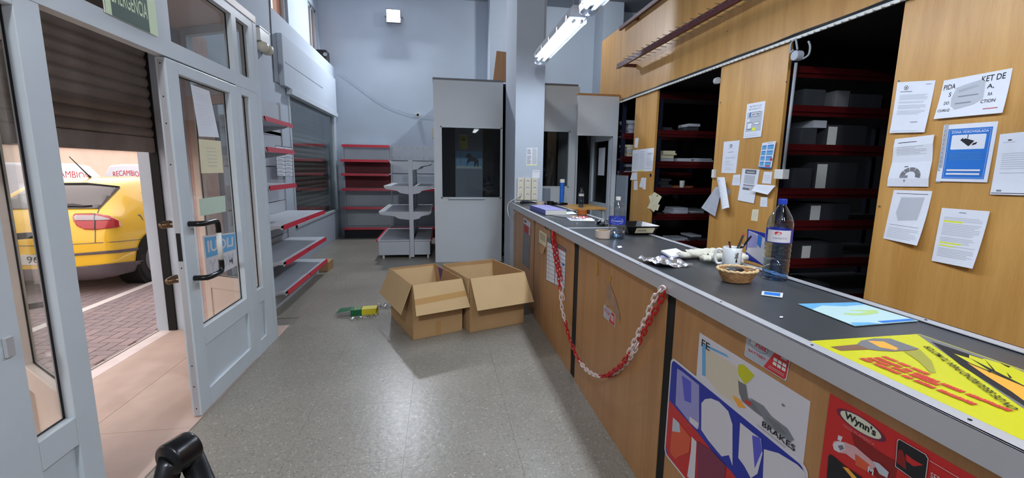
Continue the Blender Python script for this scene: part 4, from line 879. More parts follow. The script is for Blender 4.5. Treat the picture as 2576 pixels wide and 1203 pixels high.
# ================================================================ CHAIN
ch = thing('plastic_chain', 'red and white plastic chain swagged across the counter front', 'chain', (.90, 2.9, .3))
def link_mesh(m):
    g = G(); L, w, r = .024, .0095, .0042; pts = []
    for k in range(6): a = -pi/2+pi*k/5; pts.append(V3((w*cos(a)*0+w*sin(a+pi/2)*0, 0, 0)))
    pts = [V3((w*cos(a), 0, (L-w)*(.8 if 0 else 1)+w*sin(a))) for a in [pi*k/5 for k in range(6)]]+[V3((-w*cos(a), 0, -(L-w)-w*sin(a))) for a in [pi*k/5 for k in range(6)]]
    g.tube(pts, r, 6, closed=True); o = g.done('link', m, ch, smooth=True)
    for v in o.data.vertices: v.co += V3(ch['org'])
    return o
LK = {}
def chain(px, X, cols):
    pts = [at(x, y, 'X', X(i/(len(px)-1))) for i, (x, y) in enumerate(px)]; sp = spline(pts, 16)
    acc = [0]
    for k in range(1, len(sp)): acc.append(acc[-1]+(sp[k]-sp[k-1]).length)
    n = int(acc[-1]/.0375); j = 0
    for k in range(n):
        d = (k+.5)*acc[-1]/n
        while acc[j+1] < d: j += 1
        p = sp[j].lerp(sp[j+1], (d-acc[j])/(acc[j+1]-acc[j])); t = (sp[j+1]-sp[j]).normalized(); m = cols(k/n)
        a = V3((-1, 0, 0)); a = (a-t*a.dot(t)).normalized(); b = t.cross(a)
        ang = radians(40 if k % 2 else -50); x = a*cos(ang)+b*sin(ang); y = t.cross(x)
        if m not in LK: o = link_mesh(m); LK[m] = o
        else: o = LK[m].copy(); COL.objects.link(o); o.parent = ch
        R = Matrix((x, y, t)).transposed().to_4x4(); R.translation = p-V3(ch['org']); o.matrix_basis = R
c4 = lambda L: [(1280+x/2.615, 540+y/2.615) for x, y in L]
A = c4([(287, 112), (292, 200), (305, 290), (325, 400), (340, 520), (350, 620), (375, 720), (395, 800), (425, 880), (455, 945), (500, 1010), (545, 1045), (590, 1062), (640, 1060), (690, 1030), (740, 990), (775, 940), (815, 860), (845, 800), (870, 745), (905, 680), (935, 600), (975, 520), (1020, 478)])
chain(A, lambda s: .915-.02*sin(pi*s), lambda f: 'chr' if f < .20 or .31 < f < .47 or .62 < f < .80 else 'chw')
Bc = c4([(1032, 488), (1010, 540), (980, 600), (950, 655), (920, 710), (897, 760), (870, 810), (840, 870), (800, 935), (760, 985), (715, 1030), (660, 1068)])
chain(Bc, lambda s: .928-.012*sin(pi*s), lambda f: 'chr' if f < .42 or f > .9 else 'chw')
Cc = c4([(290, 112), (308, 200), (322, 290), (338, 380), (345, 450), (358, 560)]); chain(Cc, lambda s: .932, lambda f: 'chr' if f < .7 else 'chw')
g = G(); P = [at(x, y, 'X', .94) for x, y in ((1390, 575), (1391, 590))]; g.tube(P, .006, 8)
P = [at(x, y, 'X', .94) for x, y in ((1366, 563), (1376, 577), (1384, 566), (1386, 600), (1388, 615))]; g.tube(spline(P, 4), .003, 6); g.done('black_hook', 'cable', ch)

# ================================================================ THINGS ON THE COUNTER
TT = TZ
def onc(x, y): return at(x, y, 'Z', TT)
def flat(name, px, m, label, cat, deco=None, z=0, curl=None, th=.0005, group=None):
    """flat thing lying on the counter; corners TL, TR, BR, BL in the photograph"""
    c = [onc(*p)+V3((0, 0, z)) for p in px]; return sheet(name, c, m, label, cat, group, n=(0, 0, 1), deco=deco, curl=curl, off=th+.0008, th=th)
def bottle(nm, label, c, H, R, pet, cap, waterz, labelz, lab, sf=.65):
    t = thing(nm, label, 'bottle', c); n = 36; rb = R; zs = sf*H; dd = H-.028-zs
    pr = [(.0, .006), (rb*.55, .002), (rb*.92, .0), (rb, .012)]; z = .03
    while z < zs-.012: pr += [(rb*.955, z), (rb, z+.007), (rb, z+.013)]; z += .021
    pr = [p for p in pr if not (labelz[0]-.004 < p[1] < labelz[1]+.004)]+[(rb*.965, labelz[0]-.002), (rb*.965, labelz[1]+.002)]; pr.sort(key=lambda p: p[1])
    pr += [(rb, zs), (rb*.97, zs+.22*dd), (rb*.82, zs+.5*dd), (rb*.52, zs+.8*dd), (.0155, zs+dd), (.0135, H-.022), (.0135, H-.012)]
    G().lathe(c, pr, n).done('plastic_body', pet, t, smooth=True)
    if waterz: G().lathe(c, [(0, .008), (rb*.9, .006), (rb*.95, .014), (rb*.93, .05), (rb*.95, waterz), (0, waterz)], n).done('water', 'wlight', t, smooth=True)
    G().lathe(c, [(.0, H), (.0155, H), (.0165, H-.004), (.0165, H-.022), (.0, H-.022)], 20).done('cap', cap, t)
    g = G(); g.lathe(c, [(rb*.99, labelz[0]), (rb*.99, labelz[1])], n); o = g.done('label', lab[0], t, smooth=True)
    # print facing the camera
    a0 = math.atan2(-c[1], -c[0])
    S = lambda s, tt, h: V3((c[0]+(rb*.992+h)*cos(a0-lab[1]+2*lab[1]*s), c[1]+(rb*.992+h)*sin(a0-lab[1]+2*lab[1]*s), c[2]+labelz[0]+(labelz[1]-labelz[0])*tt))
    d = Deco(S, .0003); lab[2](d); d.done(o); return t
def lb1(d):
    d.ell(.5, .5, .34, .40, 'paper'); d.ell(.5, .5, .32, .37, 'pblue'); d.text('Primavera', .24, .42, .76, .62, 'whitep', .01); d.rect(.34, .28, .66, .31, 'whitep')
def lb2(d):
    d.rect(.12, .06, .88, .94, 'offw', 12); d.ell(.47, .72, .11, .14, 'inkred'); d.ell(.47, .74, .08, .09, 'pred'); d.text('ARRETA', .32, .30, .74, .43, 'grey')
bottle('water_bottle', 'empty clear plastic bottle with a blue label and white cap on the counter', (1.160, 2.76, TT), .275, .056, 'pet', 'whitep', .012, (.095, .145), ('lblue', 1.1, lb1), .70)
bottle('water_bottle', 'large blue-capped bottle, a third full of water, near the basket', (1.405, 1.63, TT), .338, .050, 'petb', 'bcap', .085, (.158, .215), ('pblue', 1.25, lb2))
t0 = thing('side_table', 'small beech-topped table behind the far end of the counter', 'table', (1.95, 5.9, 0))
bx('table_top', (1.66, 5.55, .985, 2.18, 6.2, 1.01), 'wood', t0, bevel=.003)
for x in (1.69, 2.13):
    for y in (5.58, 6.15): bx('leg', (x, y, 0, x+.03, y+.03, .985), 'greyp', t0)
bottle('water_bottle', 'blue-tinted bottle with a white tag on the small beech table', (1.86, 5.66, 1.0105), .26, .036, 'petb', 'petb', .12, (.15, .18), ('whitep', .5, lambda d: d.ell(.5, .6, .1, .2, 'ink')))
tag(G().lathe((1.69, 5.86, 1.0105), [(.0, 0), (.022, 0), (.024, .1), (.016, .14), (.008, .16), (.008, .2), (0, .2)], 20).done('small_bottle', 'pet', smooth=True), 'small clear flask standing beside the blue tube', 'bottle')
t = thing('document_tube', 'tall blue tube with a white cap behind the counter end', 'tube', (1.66, 6.04, 1.01))
c = at(1411, 540, 'Y', 5.95); G().cyl((c.x+.02, 6.0, 1.0105), (c.x+.02, 6.0, 1.325), .032, n=24).done('tube', mat('blue_tube', (34, 100, 190), .4), t, smooth=False); G().cyl((c.x+.02, 6.0, 1.325), (c.x+.02, 6.0, 1.372), .035, n=24).done('cap', 'whitep', t)
# tape rolls
def roll(nm, label, c, r, h, side, face='paper2', ri=.038):
    g = G().lathe(c, [(ri, .0005), (r, .0005), (r, h), (ri, h), (ri, .0005)], 32); o = g.done(nm, side); tag(o, label, 'tape')
    g = G().lathe(c, [(ri-.001, .001), (ri-.001, h-.001), (ri-.004, h-.001), (ri-.004, .001), (ri-.001, .001)], 28); g.done('core', 'card', o)
roll('tape_roll', 'brown packing tape roll lying flat on the far half of the counter', (onc(1466, 541)+V3((.0, .03, 0))), .05, .05, 'tapew')
roll('tape_roll', 'clear packing tape roll behind the empty water bottle', (onc(1517, 602)+V3((.02, .06, 0))), .05, .05, 'tapec')
roll('tape_roll', 'pale tape roll near the sockets at the far end of the counter', (onc(1360, 519)+V3((0, .03, 0))), .05, .055, 'tapec')
# lilac box of stationery, papers
o = onc(1376, 541); e = onc(1423, 540); f = onc(1342, 526); t = thing('stationery_box', 'flat lilac and white box near the far end of the counter', 'box', (o.x+.1, o.y+.3, TT))
v1 = V3((.215, 0, 0)); v2 = V3((-.03, .62, 0)); o = V3((1.035, 4.25, TT+.001)); G().obox(o, v1, v2, (0, 0, .045)).done('body', 'whitep', t, bevel=.002)
G().obox(o+V3((-.001, 0, .0452)), v1+V3((.002, 0, 0)), v2, (0, 0, .004)).done('lid', 'lilac', t); G().obox(o+V3((-.0015, 0, 0)), V3((.001, 0, 0)), v2, (0, 0, .049)).done('side_print', mat('violet_side', (96, 104, 176), .5), t)
flat('red_card', ((1385, 543), (1430, 540), (1482, 547), (1464, 553)), 'mgrey', 'dark card with a red edge under the tape roll on the counter', 'card', deco=lambda d: (d.rect(0, 0, 1, .35, 'inkred'), d.rect(.5, .4, .8, .6, 'porange')), th=.002)
flat('white_sheet', ((1425, 548), (1488, 549), (1500, 557), (1436, 556)), 'paper', 'white sheet lying past the crumpled film on the counter', 'paper', z=.0008)
flat('white_sheet', ((1425, 534), (1440, 533), (1452, 540), (1424, 540)), 'paper', 'white slip between the lilac box and the brown tape roll', 'paper', z=.003)
tag(G().cyl(onc(1423, 531)+V3((0, 0, .009)), onc(1449, 533)+V3((0, 0, .009)), .006, n=8).done('pen', 'mgrey'), 'dark pen beside the lilac box', 'pen')
c = onc(1447, 553); crumple(lambda a, b: (c.x-.05+.13*a, c.y-.06+.14*b, TT+.001), 16, 12, .03, 4.4, 'crumpled_film', 'clearp', 'crumpled clear film lying on a white sheet on the counter', 'wrapper', fs=12)
c = onc(1523, 566); crumple(lambda a, b: (c.x-.07+.15*a, c.y-.05+.13*b, TT+.001), 22, 20, .05, 9.1, 'crumpled_bag', mat('dark_foil', (90, 92, 98), .3, metal=.6), 'crumpled silver and black bag behind the empty bottle', 'bag', fs=7)
c = onc(1316, 514); g = G(); g.tube(spline([V3((c.x-.03, c.y, TT+.02)), V3((c.x+.02, c.y+.05, TT+.025)), V3((c.x+.1, c.y+.02, TT+.025)), V3((c.x+.2, c.y, TT+.014)), V3((c.x+.3, c.y-.1, TT+.008))], 5), [.01, .02, .022, .02, .02, .022, .024, .022, .02, .018, .016, .012, .01, .008, .007, .007, .006, .006, .006, .006, .006], 8); tag(g.done('dark_strap', 'navy', smooth=True), 'dark blue strap lying at the far end of the counter', 'strap')
c = onc(1385, 517); t = thing('tape_dispenser', 'black hand tape dispenser at the far end of the counter', 'dispenser', (c.x, c.y, TT))
g = G().lathe((c.x, c.y+.02, TT+.002), [(.02, 0), (.045, 0), (.045, .05), (.02, .05), (.02, 0)], 20); g.done('drum', 'black', t, smooth=False); bx('frame', (c.x-.055, c.y+.0, TT+.001, c.x-.045, c.y+.06, TT+.06), 'steel', t)
g = G().tube([V3((c.x+.04, c.y+.02, TT+.025)), V3((c.x+.12, c.y+.01, TT+.02)), V3((c.x+.22, c.y, TT+.02))], [.016, .018, .014], 10); g.done('handle', 'black', t, smooth=True)
# black tray with price label
c = V3((1.40, 3.0, TT+.0045)); t = thing('plastic_tray', 'black plastic tray with a cream label behind the empty bottle', 'tray', c)
g = G(); w0, w1, l0, l1, hh = .085, .125, .12, .165, .062
def ringp(w, l, z, ch=.03): return [(c.x+x, c.y+y, c.z+z) for x, y in ((w, l-ch), (w-ch, l), (-w+ch, l), (-w, l-ch), (-w, -l+ch), (-w+ch, -l), (w-ch, -l), (w, -l+ch))]
rings = [ringp(w0, l0, .001), ringp(w1, l1, hh), ringp(w1-.006, l1-.006, hh), ringp(w0-.004, l0-.004, .006)]
for r in rings: g.v += r
for k in range(3):
    for j in range(8): g.f.append((k*8+j, k*8+(j+1) % 8, k*8+8+(j+1) % 8, k*8+8+j)); g.m.append(0)
g.f.append(tuple(reversed(range(8)))); g.f.append(tuple(range(24, 32))); g.m += [0, 0]; g.done('tray_body', 'black', t)
a = V3((c.x-.06, c.y-.128, c.z+.012)); b = V3((c.x+.075, c.y-.128, c.z+.012)); q = V3((0, -.028, .038))
sheet('price_label', [a+q, b+q, b, a], 'paper2', parent=t, n=(0, -.9, -.4), deco=lambda d: [d.rect(.1+.07*k, .35, .14+.07*k, .68, 'mgrey') for k in range(7)])
# foil sachet, paper pad, gloves, mug, pens, basket
c = onc(1680, 665); crumple(lambda a, b: (c.x-.08+.17*a-.03*b, c.y-.09+.2*b+.02*a, TT+.001), 20, 20, .022, 6.3, 'foil_bag', 'foil', 'crumpled silver foil bag near the counter edge', 'bag', fs=5)
flat('note_pad', ((1662, 640), (1700, 634), (1726, 648), (1688, 656)), 'paper', 'small white notepad behind the foil bag', 'notepad', th=.01, z=.010)
bpy.data.objects['note_pad'].location.z += .0005
flat('paper_slip', ((1660, 644), (1690, 640), (1712, 655), (1694, 662)), 'lilac', 'lilac slip under the white notepad', 'paper')
def glove(c, ang, label, seed):
    t = thing('work_glove', label, 'glove', c); ca, sa = cos(ang), sin(ang)
    P = lambda x, y, z: V3((c[0]+x*ca-y*sa, c[1]+x*sa+y*ca, c[2]+z)); r = random.Random(seed); g = G()
    def body(a, b):
        th = 2*pi*a; x = -.09+.16*b; w = .042*(1 if .12 < b < .95 else .75)*(sin(pi*min(max(b, .04), .96))**.35); n = 1+.25*noise.noise(V3((a*6, b*7, seed)))
        return P(x, w*cos(th)*n, .022+.021*sin(th)*n)
    g.grid(body, 20, 14)
    for k, (yy, L, bend) in enumerate(((-.033, .065, .3), (-.011, .08, -.2), (.011, .075, .5), (.031, .06, -.5))):
        pts = [P(.05, yy, .02), P(.08, yy+.01*bend, .026+.01*r.random()), P(.06+L*.8, yy+.03*bend, .022), P(.06+L, yy+.05*bend, .012)]
        g.tube(spline(pts, 4), [.013]*10+[.012, .010, .006], 8)
    g.tube(spline([P(-.01, -.04, .02), P(.02, -.065, .022), P(.05, -.07, .014)], 4), [.014]*6+[.012, .010, .007], 8)
    g.done('knit_body', 'cloth', t, smooth=True); g = G()
    for k in range(12):
        pass
    g.grid(lambda a, b: P(-.085-.035*b, (.033+.0015*sin(b*18))*cos(2*pi*a)*(1-.1*b), .019+(.015+.001*sin(b*18))*sin(2*pi*a)), 24, 12); g.prism([P(-.119, .028*cos(2*pi*k/20), .019+.012*sin(2*pi*k/20)) for k in range(20)], P(-.1, 0, 0)-P(-.099, 0, 0)); g.done('cuff', 'cloth', t, smooth=True)
c = onc(1775, 657); glove((1.325, 2.075, TT+.004), radians(14), 'cream cotton work glove, the one lying farther left', 2)
glove((1.395, 1.945, TT+.004), radians(-10), 'cream cotton work glove tucked behind the mug', 5)
c = V3((1.345, 1.835, TT)); t = thing('mug', 'white mug with a grey cartoon-like print, holding pens', 'mug', c)
t['label'] = 'white ceramic mug with a small grey print, holding pens'
G().lathe(c, [(0, .001), (.038, .001), (.041, .006), (.0415, .098), (.0395, .1), (.038, .097), (.0375, .01), (0, .008)], 36).done('cup', 'ceramic', t, smooth=True)
dx = V3((-.78, .62, 0)).normalized(); G().tube(spline([c+dx*.040+V3((0, 0, .082)), c+dx*.062+V3((0, 0, .084)), c+dx*.073+V3((0, 0, .05)), c+dx*.060+V3((0, 0, .018)), c+dx*.040+V3((0, 0, .02))], 5), .0062, 10).done('handle', 'ceramic', t, smooth=True)
a0 = math.atan2(-c.y, -c.x)+.25; S = lambda s, tt, h: V3((c.x+(.0417+h)*cos(a0+.5*s), c.y+(.0417+h)*sin(a0+.5*s), c.z+.032+.052*tt)); d = Deco(S, .0003)
d.poly([(.0, .95), (.3, .75), (.5, .95), (.95, .9), (.8, .6), (1, .5), (.65, .4), (.75, .1), (.3, .05), (.4, .4), (.0, .45), (.25, .65)], 'mgrey'); d.poly([(.35, .3), (.65, .3), (.7, .05), (.32, .05)], 'ink'); d.done(t)
for k, (dxp, dyp, L, tipm, lb) in enumerate(((.014, .0, .155, 'inkred', 'black marker with a red end leaning in the mug'), (.02, -.012, .15, 'black', 'black pen leaning right in the mug'), (.0, .012, .135, 'black', 'dark red pen standing in the mug'), (.008, -.016, .13, 'greyp', 'grey pen standing in the mug'))):
    b = c+V3(((-.012, -.004, .006, -.014)[k], (-.012, .010, -.012, .012)[k], .012)); e = c+V3((.045, -.004, L) if k == 0 else (.062, -.030, L) if k == 1 else (-.004, .020, L-.02) if k == 2 else (.022, -.034, L-.02)); g = G().cyl(b, e, .0045, n=10); o = tag(g.done('pen', 'black' if k != 2 else 'dred'), lb, 'pen'); G().cyl(e, e+(e-b).normalized()*.008, .0046, n=10).done('pen_tip', tipm, o)
c = onc(1852, 707); t = thing('wicker_basket', 'small oval wicker basket holding coins and clips', 'basket', c); g = G(); n = 40
def oval(rx, ry, z): return [V3((c.x+rx*cos(2*pi*k/n)*.8-ry*sin(2*pi*k/n)*.0, c.y+ry*sin(2*pi*k/n)*.8, c.z+z)) for k in range(n)]
for k in range(9):
    f = k/8; g.tube(oval(.066+.028*f, .056+.026*f, .004+.0052*k), .0042, 6, closed=True)
g.done('woven_side', 'wick', t, smooth=True); g = G()
for k in range(n): g.tube([V3((c.x+.054*cos(2*pi*k/n), c.y+.046*sin(2*pi*k/n), c.z+.002)), V3((c.x+.077*cos(2*pi*k/n), c.y+.067*sin(2*pi*k/n), c.z+.047))], .0022, 5)
g.done('stake', 'wick', t)['kind'] = 'stuff'; g = G(); g.prism(oval(.066, .056, .001), (0, 0, .004)); g.done('base', 'wick', t)
g = G(); pts = [V3((c.x+.077*cos(a)+.002*cos(a*20), c.y+.068*sin(a)+.002*sin(a*20), c.z+.05+.0015*sin(a*20))) for a in [2*pi*k/80 for k in range(80)]]; g.tube(pts, .0052, 8, closed=True); g.done('rim', mat('pale_wicker', (206, 176, 130), .8, var=.15, scale=70), t, smooth=True)
r = random.Random(11); cg = 'coins and clips in the wicker basket'
c0 = None
for k in range(16):
    a = r.uniform(0, 2*pi); q = r.uniform(0, .04); p = V3((c.x+q*cos(a), c.y+q*sin(a), c.z+.012+.0016*k))
    if c0 is None: c0 = tag(G().cyl(p, p+V3((0, 0, .0018)), .011, n=16).done('coin', 'steel'), 'small metal coin lying in the wicker basket', 'coin', cg)
    else: o = c0.copy(); COL.objects.link(o); o.location = p; o.rotation_euler = (r.uniform(-.5, .5), r.uniform(-.5, .5), 0)
p = c+V3((-.005, .01, .045)); tag(G().lathe(p, [(0, 0), (.034, 0), (.037, .004), (.03, .009), (0, .010)], 24).done('jar_lid', 'black', smooth=False), 'round black lid on top of the coins in the basket', 'lid')
tag(G().tube([c+V3((.03, -.02, .048)), c+V3((.075, -.035, .062)), c+V3((.115, -.04, .078))], .0018, 6).done('key_wire', 'steel'), 'thin wire sticking out of the wicker basket', 'wire')
flat('sachet', ((1917, 733), (1970, 738), (1968, 750), (1915, 743)), 'whitep', 'small white sachet with a blue print on the counter', 'sachet', lambda d: d.rect(.12, .2, .88, .85, 'blue'))
def d_beach(d):
    d.rect(0, 0, 1, 1, 'lsky'); d.poly([(0, 1), (1, 1), (1, .86), (.6, .80), (.3, .88), (0, .72)], 'sky'); d.poly([(.25, .45), (.55, .62), (.9, .55), (.8, .42), (.55, .36), (.35, .38)], 'pgreen'); d.poly([(.3, .5), (.5, .58), (.7, .5), (.5, .44)], 'lsky')
    d.rect(.45, .02, .98, .10, 'blue'); d.poly([(0, 0), (.4, 0), (.3, .08), (.05, .12)], 'sky')
flat('beach_mat', ((2007, 766), (2157, 762), (2310, 809), (2150, 822)), 'lsky', 'pale blue and cream picture mat on the counter', 'mat', d_beach, th=.001)
def d_yel(d):
    d.rect(0, 0, 1, 1, 'pyel')
yc = [onc(2312, 842), onc(2037, 861)]
# yellow poster: corner A at the left tip, far corner B, running toward the camera
A_ = onc(2037, 860); B_ = onc(2312, 842); E1 = V3((A_.x, .36, A_.z)); E2 = V3((B_.x+.0, .36, B_.z))
def d_yel(d):
    d.rect(0, 0, 1, 1, 'pyel')
    d.poly([(0.0, 1), (0.0, 0), (.34, 0)] if 0 else [(1, 1), (1, 0), (.45, 0)], 'mgrey')
def SY(x, y, h=0): return V3((x, y, TT+.0014+h))
# build with pixel-read outline on the counter plane
g = G(); py = lambda L: [onc(*p) for p in L]
out = [onc(2037, 860), onc(2312, 842), onc(2580, 935), V3((1.345, .36, TT)), V3((.972, .36, TT))]
out[3] = V3((out[2].x, .36, TT))
yp = tag(G().prism([p+V3((0, 0, .0012)) for p in out], (0, 0, .0008)).done('yellow_poster', 'pyel'), 'yellow and black advertising poster lying on the counter', 'poster')
d = Deco(lambda s, t, h: V3((s, t, TT+.002+h)), .0003)
y1 = lambda L: [tuple(onc(2030+x/4.148, 820+y/4.148))[:2] for x, y in L]
d.poly(y1([(1135, 85), (2265, 480), (2265, 880)]), 'mgrey'); d.poly(y1([(1290, 170), (2265, 500), (2265, 850), (1600, 420)]), 'ink')
d.poly(y1([(245, 228), (520, 203), (560, 165), (700, 140), (870, 142), (1170, 250), (1130, 268), (900, 278), (760, 272), (640, 258), (350, 270)]), 'skin'); d.poly(y1([(520, 203), (560, 165), (700, 140), (870, 142), (1170, 250), (980, 270), (760, 272), (640, 250)]), 'mgrey')
d.poly(y1([(630, 165), (800, 175), (950, 245), (930, 265), (760, 235)]), 'porange'); d.poly(y1([(1010, 280), (1180, 260), (1300, 380), (1345, 500), (1290, 505), (1160, 380)]), mat('smoke_print', (150, 146, 60), .6))
d.poly(y1([(1530, 302), (1690, 350), (1690, 315), (1830, 360), (1850, 355), (1990, 395), (2060, 410), (2265, 500), (2265, 640), (1700, 400)]), 'pyel'); d.poly(y1([(1670, 398), (2265, 650), (2265, 800), (2130, 700), (1860, 530)]), 'porange')
for L in ([(1690, 345), (2265, 640), (2265, 652), (1900, 480)], [(1860, 470), (1930, 490), (1900, 505)], [(2080, 500), (2140, 560), (2110, 560)], [(1850, 360), (1960, 480), (1940, 480)], [(2000, 395), (2120, 440), (2100, 450)]): d.poly(y1(L), 'ink')
rows = [((535, 352), (1110, 590)), ((610, 352), (1260, 640)), ((690, 345), (1720, 852)), ((765, 340), (1240, 528))]
def tline(st, p, q, th, m):
    a, b = onc(2030+p[0]/4.148, 820+p[1]/4.148), onc(2030+q[0]/4.148, 820+q[1]/4.148); u = b-a; w = V3((u.y, -u.x, 0)).normalized(); w = -w if w.x > 0 else w
    vs, fs, _ = textmesh(st, .015); i0 = len(d.g.v); i = d.mi(m); h = d.eps()
    for s, t in vs: p3 = a+u*(1-s)+w*(th*(t+.1)); d.g.v.append((p3.x, p3.y, h))
    for f in fs: d.g.f.append(tuple(i0+k for k in f)); d.g.m.append(i)
o1, o2 = onc(2030+690/4.148, 820+345/4.148), onc(2030+610/4.148, 820+350/4.148); ub = (onc(2030+2090/4.148, 820+915/4.148)-o1).normalized(); dv = o2-o1; rowh = (dv-ub*dv.dot(ub)).length
th_ = rowh*.72
def bline(words, p, q, th, m, seed):
    a, b = onc(2030+p[0]/4.148, 820+p[1]/4.148), onc(2030+q[0]/4.148, 820+q[1]/4.148); u = b-a; w = V3((u.y, -u.x, 0)).normalized(); w = -w if w.x > 0 else w
    r = random.Random(seed); n = sum(words)+len(words)-1; k = 0; i = d.mi(m); h = d.eps()
    for wd_ in words:
        for j in range(wd_):
            s0, s1 = (k+.04)/n, (k+.84)/n; lo, hi = r.choice(((0, 1), (0, 1), (.0, .9), (.12, 1))); sk = u*(.35/n)
            c4_ = [a+u*s0+w*(-th*lo), a+u*s1+w*(-th*lo), a+u*s1+w*(-th*hi)+sk, a+u*s0+w*(-th*hi)+sk]
            d.g.quad(*[(v.x, v.y, h) for v in c4_], m=i); k += 1
        k += 1
bline((7, 5, 8), (765, 334), (1240, 526), th_, 'inkred', 1); bline((10, 3, 8, 7, 12), (690, 345), (2090, 912), th_, 'inkred', 2); bline((8, 5, 9), (610, 350), (1345, 640), th_, 'inkred', 3); bline((4, 9, 3, 6, 10), (535, 354), (1720, 846), th_, 'inkred', 4)
tline('ON DE SEGURIDAD PARA TU MOTOR', (1290, 232), (2235, 905), th_*1.05, 'ink')
d.done(yp)

flat('paper_scrap', ((1552, 620), (1562, 619), (1566, 623), (1556, 625)), 'paper', 'tiny white paper scrap in front of the empty water bottle', 'scrap')
flat('paper_scrap', ((1961, 797), (1970, 797), (1969, 800), (1962, 800)), 'paper', 'tiny white crumb of paper between the sachet and the picture mat', 'scrap')
# ================================================================ PAPERS ON THE PANELS
PX = XP-.0005
def pap(name, px, m, label, cat, deco=None, group=None, lift=0, curl=None):
    c = pxq(px, 'X', PX-lift); return sheet(name, c, m, label, cat, group, n=(-1, 0, 0), deco=deco, curl=curl, off=.001)
cl = lambda a, e=2: (lambda s, t: a*(1-t)**e)
def d_let(seed, logo=True):
    def f(d):
        if logo: d.ell(.27, .88, .06, .045, 'ink'); d.ell(.27, .88, .045, .034, 'paper'); d.rect(.25, .865, .29, .895, 'ink')
        d.rect(.12, .80, .45, .815, 'grey'); d.lines(.12, .88, .36, .76, 18, 'lgrey', .45, seed, .25); d.rect(.55, .2, .75, .215, 'grey'); d.rect(.05, .03, .8, .04, 'lgrey'); d.rect(.78, .93, .92, .94, 'grey')
    return f
pap('letter', ((2258, 207), (2354, 202), (2330, 333), (2242, 335)), 'paper', 'letter with a round logo, topmost of the left column on the wide panel', 'paper', d_let(1), curl=cl(.012))
def d_pida(d):
    d.text('PIDA', .03, .74, .22, .87, 'ink', .015); d.text('KET DE', .60, .79, .93, .93, 'ink', .015); d.text('S', .14, .55, .18, .66, 'ink', .015); d.text('A,', .70, .60, .80, .72, 'ink', .015)
    d.text('RA', .74, .44, .80, .52, 'ink', .01); d.text('DO', .10, .35, .18, .43, 'ink', .01); d.text('CTION', .66, .28, .86, .36, 'ink', .01); d.text('CUALQ', .03, .16, .22, .24, 'ink', .01)
    d.poly([(.24, .75), (.36, .80), (.60, .86), (.66, .80), (.68, .4), (.56, .28), (.3, .2), (.22, .3), (.2, .5)], 'lgrey'); d.poly([(.28, .68), (.55, .76), (.6, .7), (.3, .62)], 'greyp'); d.rect(.3, .5, .6, .53, 'grey'); d.rect(.28, .33, .52, .36, 'grey')
    d.rect(.72, .13, .92, .145, 'inkred')
pap('notice', ((2375, 203), (2548, 171), (2528, 284), (2354, 300)), 'paper', 'landscape notice with bold black words PIDA and DE on the wide panel', 'notice', d_pida, curl=cl(.014))
def d_dial(d):
    d.rect(.12, .9, .6, .91, 'ink'); d.lines(.1, .85, .55, .84, 9, 'lgrey', .3, 8, .4)
    for k in range(5):
        a0, a1 = pi*(1-k/4.5)+.0, pi*(1-(k+.9)/4.5); a0 -= .0; p = []
        for q in range(5): a = a0+(a1-a0)*q/4; p.append((.55+.25*cos(a), .22+.17*sin(a)))
        for q in range(5): a = a1+(a0-a1)*q/4; p.append((.55+.13*cos(a), .22+.09*sin(a)))
        d.poly(p, 'mgrey')
    d.rect(.36, .40, .46, .415, 'ink'); d.rect(.30, .18, .5, .23, 'grey'); d.rect(.42, .10, .44, .14, 'ink')
pap('notice', ((2255, 350), (2354, 339), (2338, 470), (2234, 469)), 'paper', 'sheet with a grey dial diagram, middle of the left column on the wide panel', 'paper', d_dial, curl=lambda s, t: .006+.005*sin(t*9))
def d_map(d): d.rect(.1, .93, .92, .94, 'ink'); d.poly([(.25, .86), (.85, .88), (.8, .45), (.3, .4), (.2, .55)], 'lgrey'); d.rect(.1, .31, .9, .315, 'ink'); d.lines(.08, .92, .06, .28, 7, 'lgrey', .3, 3)
pap('notice', ((2249, 478), (2346, 481), (2318, 618), (2222, 600)), 'paper', 'curling sheet with a grey block, lowest of the left column on the wide panel', 'paper', d_map, curl=lambda s, t: .03*s*(1-t)**2)
def d_zona(d):
    d.rect(.03, .03, .97, .97, 'paper'); d.rect(.11, .05, .93, .92, 'blue'); d.rect(.135, .07, .905, .073, 'paper'); d.rect(.135, .895, .905, .898, 'paper'); d.rect(.135, .07, .139, .898, 'paper'); d.rect(.901, .07, .905, .898, 'paper')
    d.text('ZONA VIDEOVIGILADA', .18, .84, .87, .88, 'paper', .015); d.rrect(.2, .56, .84, .81, .02, .02, 'paper'); d.rect(.50, .74, .515, .81, 'ink'); d.poly([(.37, .72), (.42, .76), (.64, .70), (.56, .62), (.54, .61)], 'ink'); d.poly([(.62, .66), (.70, .68), (.68, .64), (.60, .62)], 'ink'); d.ell(.44, .745, .02, .008, 'paper')
    for k in range(6): d.rect(.2, .38+.024*k, .82-.05*(k % 2), .384+.024*k, 'sky')
    d.rrect(.19, .185, .84, .215, .01, .01, 'paper'); d.rrect(.19, .12, .84, .15, .01, .01, 'paper')
pap('security_notice', ((2375, 315), (2512, 305), (2486, 459), (2357, 456)), 'paper', 'blue video surveillance notice in a clear sleeve on the wide panel', 'notice', d_zona, curl=cl(.006))
o = pap('punched_strip', ((2378, 313), (2386, 312), (2366, 459), (2353, 459)), 'greyp', 'punched edge of the clear sleeve holding the blue notice', 'sleeve', lambda d: [d.rect(.4, .05+k*.075, .6, .07+k*.075, 'mgrey') for k in range(12)], lift=.004)
